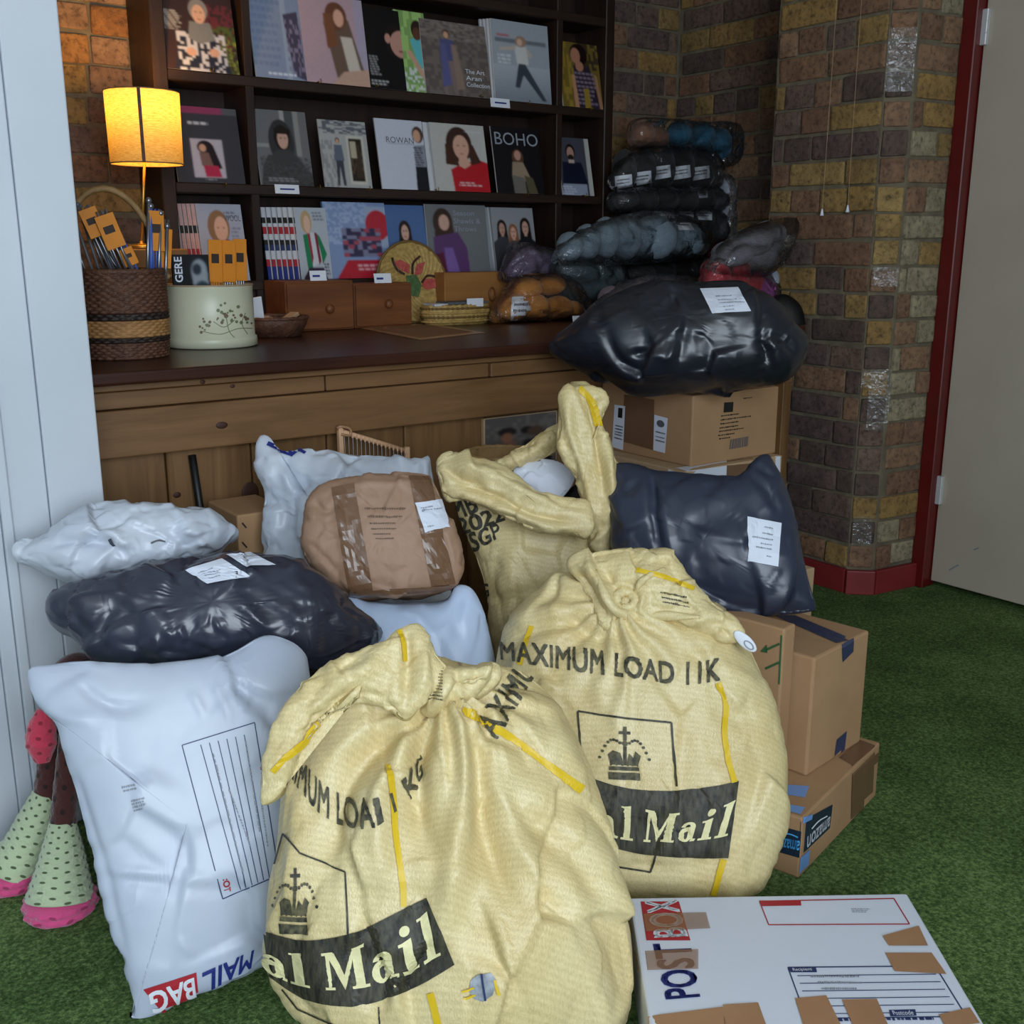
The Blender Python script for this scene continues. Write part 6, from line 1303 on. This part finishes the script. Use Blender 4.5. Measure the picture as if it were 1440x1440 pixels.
def pack(label, Y, balls, yarnm, outline=None, filmm='film_clear', tf=.085, tb=.02, labels=(), anchor=None, seed=1, tilt=3, group='bagged yarn packs on the counter', cat='yarn', name='yarn_pack', ftb=None):
    cx = sum(b_[0] for b_ in balls)/len(balls); cy = max(b_[1]+b_[3] for b_ in balls)
    p = ony(cx, cy, Y); r = root(name, label, cat, (p[0], p[1], max(p[2], ZC)), group)
    bl = [yball(r, b_[0], b_[1], b_[2], b_[3], Y+(b_[4] if len(b_) > 4 else 0), 'yarn_'+(b_[5] if len(b_) > 5 else yarnm)) for b_ in balls]
    for i, q in labels:
        f = quadmap(*q); o = sheet('paper_band', bl[i], f, 'white_card', r, 8, 5, .002)
        if o: scribbles('band_print', bl[i], f, 'ink_soft', r, [(.15, .85, .35), (.1, .8, .6)], .0028, int(q[0][0]), .12)
    if outline:
        ax_ = (cx, cy, dY(cx, cy, Y-.01)); 
        ha = -(ony(cx, cy, Y)-CAM); yw = math.degrees(-math.pi/2-math.atan2(ha[1], ha[0]))
        o = blob('plastic_film', outline, ax_, tilt, filmm, r, yaw=yw, tf=tf, tb=tb, q=.3, wr=.006, wf=14, cre=.006, cf=10, seed=seed, nr=18, nt=90, zmin=ZC+.0005)
        me = o.data
        for v in me.vertices: v.co.x = min(v.co.x, 3.33-LOC[r][0])
    return r, bl
box('worktop_return', 2.872, 3.332, 2.572, YB-.005, ZC-.028, ZC, 'dark_top', ct, .004)
pack('clear bag of mustard yellow yarn with a printed band on the counter', 2.96, [(722, 432, 24, 19), (752, 432, 22, 19), (785, 433, 22, 17), (738, 405, 26, 16, .03), (772, 400, 24, 15, .03), (805, 436, 16, 13)], 'mustard',
     [(688, 450), (700, 420), (722, 392), (750, 387), (790, 389), (806, 406), (824, 432), (818, 447), (780, 453), (720, 456)], 'film_clear', labels=[(0, ((720, 418), (746, 417), (745, 450), (718, 450)))], seed=51, tilt=15, tf=.09)
pack('small bag of purple yarn behind the mustard bag', 3.06, [(722, 372, 16, 20), (745, 366, 18, 20), (768, 370, 18, 18), (735, 390, 22, 14)], 'purple', [(704, 395), (712, 360), (722, 342), (745, 344), (780, 354), (795, 375), (760, 398)], 'film_clear', seed=52)
pack('clear bag of slate green yarn with a cream label', 3.0, [(820, 378, 30, 20), (855, 388, 24, 22), (838, 405, 30, 20), (800, 380, 22, 18)], 'slate', [(774, 378), (786, 360), (815, 356), (850, 364), (874, 382), (880, 402), (865, 420), (835, 432), (805, 422), (785, 400)], 'film_clear', labels=[(2, ((808, 374), (828, 389), (808, 408), (790, 392)))], seed=53)
pack('long bag of grey-blue yarn balls in clear plastic', 2.97, [(802, 346, 20, 20), (826, 340, 20, 25), (852, 334, 20, 29), (880, 334, 22, 31), (920, 334, 32, 32, -.02), (964, 338, 27, 26, -.01)], 'greyblue', [(775, 368), (790, 340), (830, 316), (870, 304), (910, 296), (955, 302), (988, 322), (992, 345), (970, 364), (920, 370), (860, 374), (800, 374)], 'film_clear', labels=[(5, ((950, 308), (968, 308), (976, 324), (955, 324)))], seed=54)
pack('bag of dark charcoal yarn under the grey-blue bag', 3.07, [(900, 390, 22, 26), (930, 386, 22, 26), (960, 384, 22, 28), (985, 390, 16, 28), (885, 420, 30, 26), (930, 425, 40, 26), (975, 425, 34, 26)], 'charcoal', [(868, 440), (872, 385), (895, 368), (950, 362), (995, 365), (1002, 440)], 'film_smoke', seed=55)
lab = 'clear pack of charcoal yarn balls with white bands, %s'
pack(lab % 'under the teal pack', 3.10, [(878, 240, 18, 30), (905, 238, 18, 30), (932, 236, 18, 31), (959, 236, 18, 31), (986, 238, 18, 30)], 'charcoal', [(860, 265), (864, 232), (890, 212), (930, 206), (980, 210), (1003, 222), (1005, 264), (930, 268)], 'film_clear', seed=56, group='charcoal yarn packs',
     labels=[(i, ((x0_, y0_), (x0_+23, y0_-3), (x0_+24, y0_+14), (x0_+1, y0_+18))) for i, (x0_, y0_) in enumerate(((865, 248), (892, 243), (919, 235), (947, 235), (974, 236)))])
pack(lab % 'in the middle of the stack', 3.10, [(880, 281, 19, 17), (908, 281, 19, 17), (936, 281, 19, 17), (964, 281, 19, 17), (990, 281, 17, 17)], 'charcoal', [(860, 298), (862, 268), (930, 264), (1004, 266), (1006, 298), (930, 301)], 'film_clear', seed=57, group='charcoal yarn packs', labels=[(4, ((981, 269), (995, 268), (995, 278), (981, 279)))])
pack(lab % 'at the bottom of the stack', 3.10, [(880, 320, 19, 24), (908, 320, 19, 24), (936, 318, 19, 26), (964, 318, 19, 26), (990, 318, 17, 26)], 'charcoal', [(862, 346), (862, 304), (930, 297), (1006, 297), (1008, 346), (930, 348)], 'film_clear', seed=58, group='charcoal yarn packs',
     labels=[(i, ((x0_, y0_), (x0_+23, y0_+1), (x0_+23, y0_+15), (x0_, y0_+14))) for i, (x0_, y0_) in ((2, (925, 292)), (3, (952, 292)), (4, (978, 295)))])
pack('clear pack of teal and brown yarn on top of the charcoal packs', 3.08, [(905, 190, 18, 18, 0, 'brown'), (925, 196, 16, 18, .01, 'brown'), (955, 190, 19, 20), (988, 190, 18, 20), (1014, 202, 16, 22)], 'teal', [(886, 205), (890, 170), (930, 168), (990, 172), (1030, 176), (1033, 210), (1030, 232), (1008, 230), (985, 213), (930, 209)], 'film_clear', seed=59)
pack('pale grey yarn in silvery wrap beside the charcoal packs', 3.10, [(1020, 265, 13, 16), (1016, 292, 13, 18), (1014, 318, 14, 20), (1012, 352, 18, 26, 0, 'darkred')], 'palegrey', [(1004, 345), (1004, 255), (1020, 248), (1033, 258), (1030, 320), (1022, 372)], 'film_dense', seed=60)
pack('clear bag of bright red yarn beside the brick pier', 2.50, [(1008, 388, 20, 22), (1036, 382, 20, 22), (1056, 396, 18, 20), (1022, 410, 20, 18), (1046, 412, 20, 18), (1012, 440, 24, 24), (1045, 445, 28, 26), (1030, 472, 34, 22)], 'red', [(984, 480), (986, 380), (1000, 362), (1045, 360), (1075, 385), (1085, 415), (1070, 485)], 'film_clear', seed=61)
pack('bag of silvery grey yarn leaning on the red yarn bag', 2.47, [(1030, 356, 30, 18), (1058, 340, 30, 20), (1082, 328, 24, 18), (1068, 362, 26, 18), (1080, 345, 22, 16)], 'silver', [(996, 380), (1008, 352), (1040, 326), (1075, 312), (1110, 306), (1112, 322), (1098, 350), (1085, 378), (1055, 390)], 'film_smoke', seed=62)
pack('ball of magenta yarn beside the red yarn bag', 2.46, [(1078, 408, 14, 18), (1084, 392, 12, 16, .01, 'palegrey'), (1078, 446, 20, 26)], 'magenta', None)
pack('large clear plastic bag of mauve yarn behind the black-navy bag', 2.86, [(862, 420, 22, 18), (895, 412, 24, 20), (935, 406, 24, 18), (970, 412, 22, 18), (880, 445, 34, 22), (935, 445, 36, 28), (985, 445, 28, 26)], 'mauve', [(818, 458), (846, 416), (890, 390), (945, 386), (1005, 404), (1025, 440), (1010, 470), (900, 474)], 'film_dense', seed=63, tf=.09)
r = bagroot('plastic_bag', 'soft black bag at the end of the counter against the brick pier', 1105, 480, 2.95, group=None, z=ZC)
blob('bag_body', [(1070, 440), (1085, 420), (1102, 414), (1124, 428), (1132, 450), (1133, 478), (1120, 500), (1080, 500)], (1100, 498, dY(1100, 498, 2.36)), 15, 'poly_black', r, tf=.05, tb=.05, q=.45, wr=.004, cre=.003, seed=64, zmin=ZC+.001)
V, Fc = tube([atd(x, y, dY(1085, 430, 2.30)) for x, y in ((1074, 436), (1080, 428), (1087, 430), (1084, 438), (1076, 442))], .0016, 6); mesh('white_string', V, Fc, 'paper_white', r, True)
q = [ony(x, y, 2.90) for x, y in ((806, 442), (826, 440), (826, 452), (806, 454))]
a = onz(806, 453, ZC); V, Fc = hexa((a[0], a[1], ZC+.0003), (.04, 0, 0), (0, .0015, 0), (0, .004, .020), .0003); tag(mesh('price_card', V, Fc, 'white_card'), 'small white price card beside the mustard yarn', 'card', 'price cards on the counter')

# ------------------------------------------------------------------ loom, print and basket by the counter front
r = root('weaving_loom', 'small pale wooden weaving loom leaning on the counter behind the white bag', 'loom', (1.25, 2.27, .3))
P = lambda x, y, Y=2.283: ony(x, y, Y)
tl_, tr_2 = P(478, 606), P(572, 634); bl_, br_ = P(486, 790), P(575, 800)
for a, c_ in ((tl_, bl_), (tr_2, br_)):
    V, Fc = hexa(c_-np.array([.006, .006, 0]), (.012, 0, 0), (0, .012, 0), a-c_+np.array([0, 0, .01]), .001); mesh('side_post', V, Fc, 'pale_wood', r)
for (a, c_, nm) in ((tl_, tr_2, 'top_bar'), (bl_, br_, 'bottom_bar')):
    V, Fc = tube([a, c_], .006, 8); mesh(nm, V, Fc, 'pale_wood', r, True)
for k in range(16):
    t = (k+.7)/16.4; a = tl_+(tr_2-tl_)*t; c_ = bl_+(br_-bl_)*t
    V, Fc = tube([a+np.array([0, -.006, .004]), a+np.array([0, -.006, -.008])], .0022, 6); mesh('peg', V, Fc, 'pale_wood', r)
    V, Fc = tube([a+np.array([0, -.007, -.003]), c_+np.array([0, -.007, 0])], .0007, 4); mesh('warp_thread', V, Fc, 'pages', r)
V, Fc = tube(catmull([P(475, 604), P(478, 600, 2.276), P(492, 603, 2.276), P(492, 612, 2.276), P(480, 611, 2.276)], 20), .0035, 6); mesh('hook_end', V, Fc, 'tape_pale', r, True)
tl_, tr_2, bl_ = P(678, 588, YC+.031), P(778, 573, YC+.031), P(682, 660, YC+.031)
r = root('picture_print', 'dark framed picture of two people in hats on the counter planks', 'picture', (tl_[0], YC+.03, bl_[2]))
V, Fc = hexa((tl_[0]-.004, YC+.018, bl_[2]), (tr_2[0]-tl_[0]+.008, 0, 0), (0, .013, 0), (0, 0, tl_[2]-bl_[2]), .001); mesh('backing', V, Fc, 'cardboard_pale', r)
cover_mesh('picture', (tl_[0], YC+.0172, bl_[2]+.001), (tr_2[0]-tl_[0], 0, 0), (0, 0, tl_[2]-bl_[2]-.003), paint([('bg', '55504e'), ('n', 0, 0, 1, 1, '66605c', 16, .4), ('e', .3, .3, .13, .09, '1c1a1c'), ('r', .18, .3, .44, .34, '1c1a1c'), ('e', .3, .42, .08, .1, '8a5c48'), ('p', [(.16, .55), (.42, .5), (.48, .95), (.2, 1)], '7c5648'), ('p', [(.3, .7), (.48, .68), (.5, 1), (.3, 1)], '2c4a68'), ('e', .58, .3, .1, .08, '1c1a1c'), ('e', .7, .34, .12, .1, '4a3a30'), ('p', [(.52, .5), (.85, .45), (.95, 1), (.5, 1)], '17161a')], 50, 40), r)
bz = ony(690, 642, 2.17)[2]; bc = ony(705, 642, 2.19)
r = root('round_basket', 'wicker basket behind the open yellow sack', 'basket', (bc[0], 2.19, 0))
V, Fc = lathe([(.07, .001), (.085, bz*.5), (.092, bz), (.084, bz), (.07, bz*.3), (0, .01)], (bc[0], 2.195, 0), 40, fn=lambda a, z: 1+.02*math.sin(a*26+z*160)); mesh('weave', V, Fc, 'wicker_handle', r, True)
V, Fc = tube([(bc[0]+.09*math.cos(t), 2.195+.09*math.sin(t), bz) for t in np.linspace(0, 2*math.pi, 50)], .006, 8, fn=lambda s, t: 1+.2*math.sin(s*200)); mesh('rim', V, Fc, 'wicker_handle', r, True)

# ------------------------------------------------------------------ crochet doll behind the mail bag
def ctube(name, P_, R, mat, parent, rows, sts, wav=0.0, amp=.03):
    m_ = 70; P_ = catmull(P_, m_) if len(P_) > 2 else np.linspace(P_[0], P_[1], m_); n_ = 60
    V, Fc = tube(P_, R, n_, fn=lambda s, th: 1+amp*math.sin(th*sts+(math.pi if int(s*rows) % 2 else 0))*abs(math.sin(s*rows*math.pi))+amp*.9*abs(math.sin(s*rows*math.pi)))
    V = np.array(V)
    if wav:
        for j in range(n_): V[j] += np.array([0, 0, wav*math.sin(j*2*math.pi/n_*9)])
    V[:, 2] = np.maximum(V[:, 2], .001)
    uv = [(j/n_*sts*.075, i/(m_-1)*rows*.055) for i in range(m_) for j in range(n_)]
    return mesh(name, V, Fc, mat, parent, True, uv=uv)
r = root('crochet_doll', 'crocheted doll with brown legs and flared pale green trousers trimmed in pink', 'doll', (.34, 1.84, 0))
for (hx, hy), top_, mid, hemr in (((97, 1298), (88, 1155), (100, 1010), .058), ((30, 1258), (64, 1115), (76, 1000), .052)):
    g = onz(hx, hy, 0); g = g+np.array([0, .05, 0]); D = float((g-CAM)@fw)
    k = atd(*top_, D); u_ = atd(*mid, D)
    ctube('trouser_leg', [g+np.array([0, 0, .022]), g*.45+k*.55+np.array([0, 0, .0]), k], [hemr, hemr*.78, .034, .022], 'crochet_green', r, 16, 14)
    ctube('hem', [g+np.array([0, 0, .002]), g+np.array([0, 0, .028])], [hemr*1.03, hemr*1.02], 'crochet_pink', r, 2, 14, .004, .05)
    ctube('leg', [k-np.array([0, 0, .01]), u_], [.023, .017], 'crochet_brown', r, 9, 8)
D = float((onz(60, 1280, 0)+np.array([0, .05, 0])-CAM)@fw); a = atd(58, 1066, D-.04)
ctube('mitten', [atd(60, 1072, D-.05), atd(58, 1035, D-.05), atd(62, 998, D-.05)], [.012, .026, .024, .012], 'crochet_red', r, 7, 8)
b_ = atd(95, 1010, D+.02); V, Fc = ellipsoid(b_+np.array([.03, .03, .03]), (.06, 0, 0), (0, 0, .08), (0, .045, 0), 24, 14); mesh('body', V, Fc, 'crochet_brown', r, True)
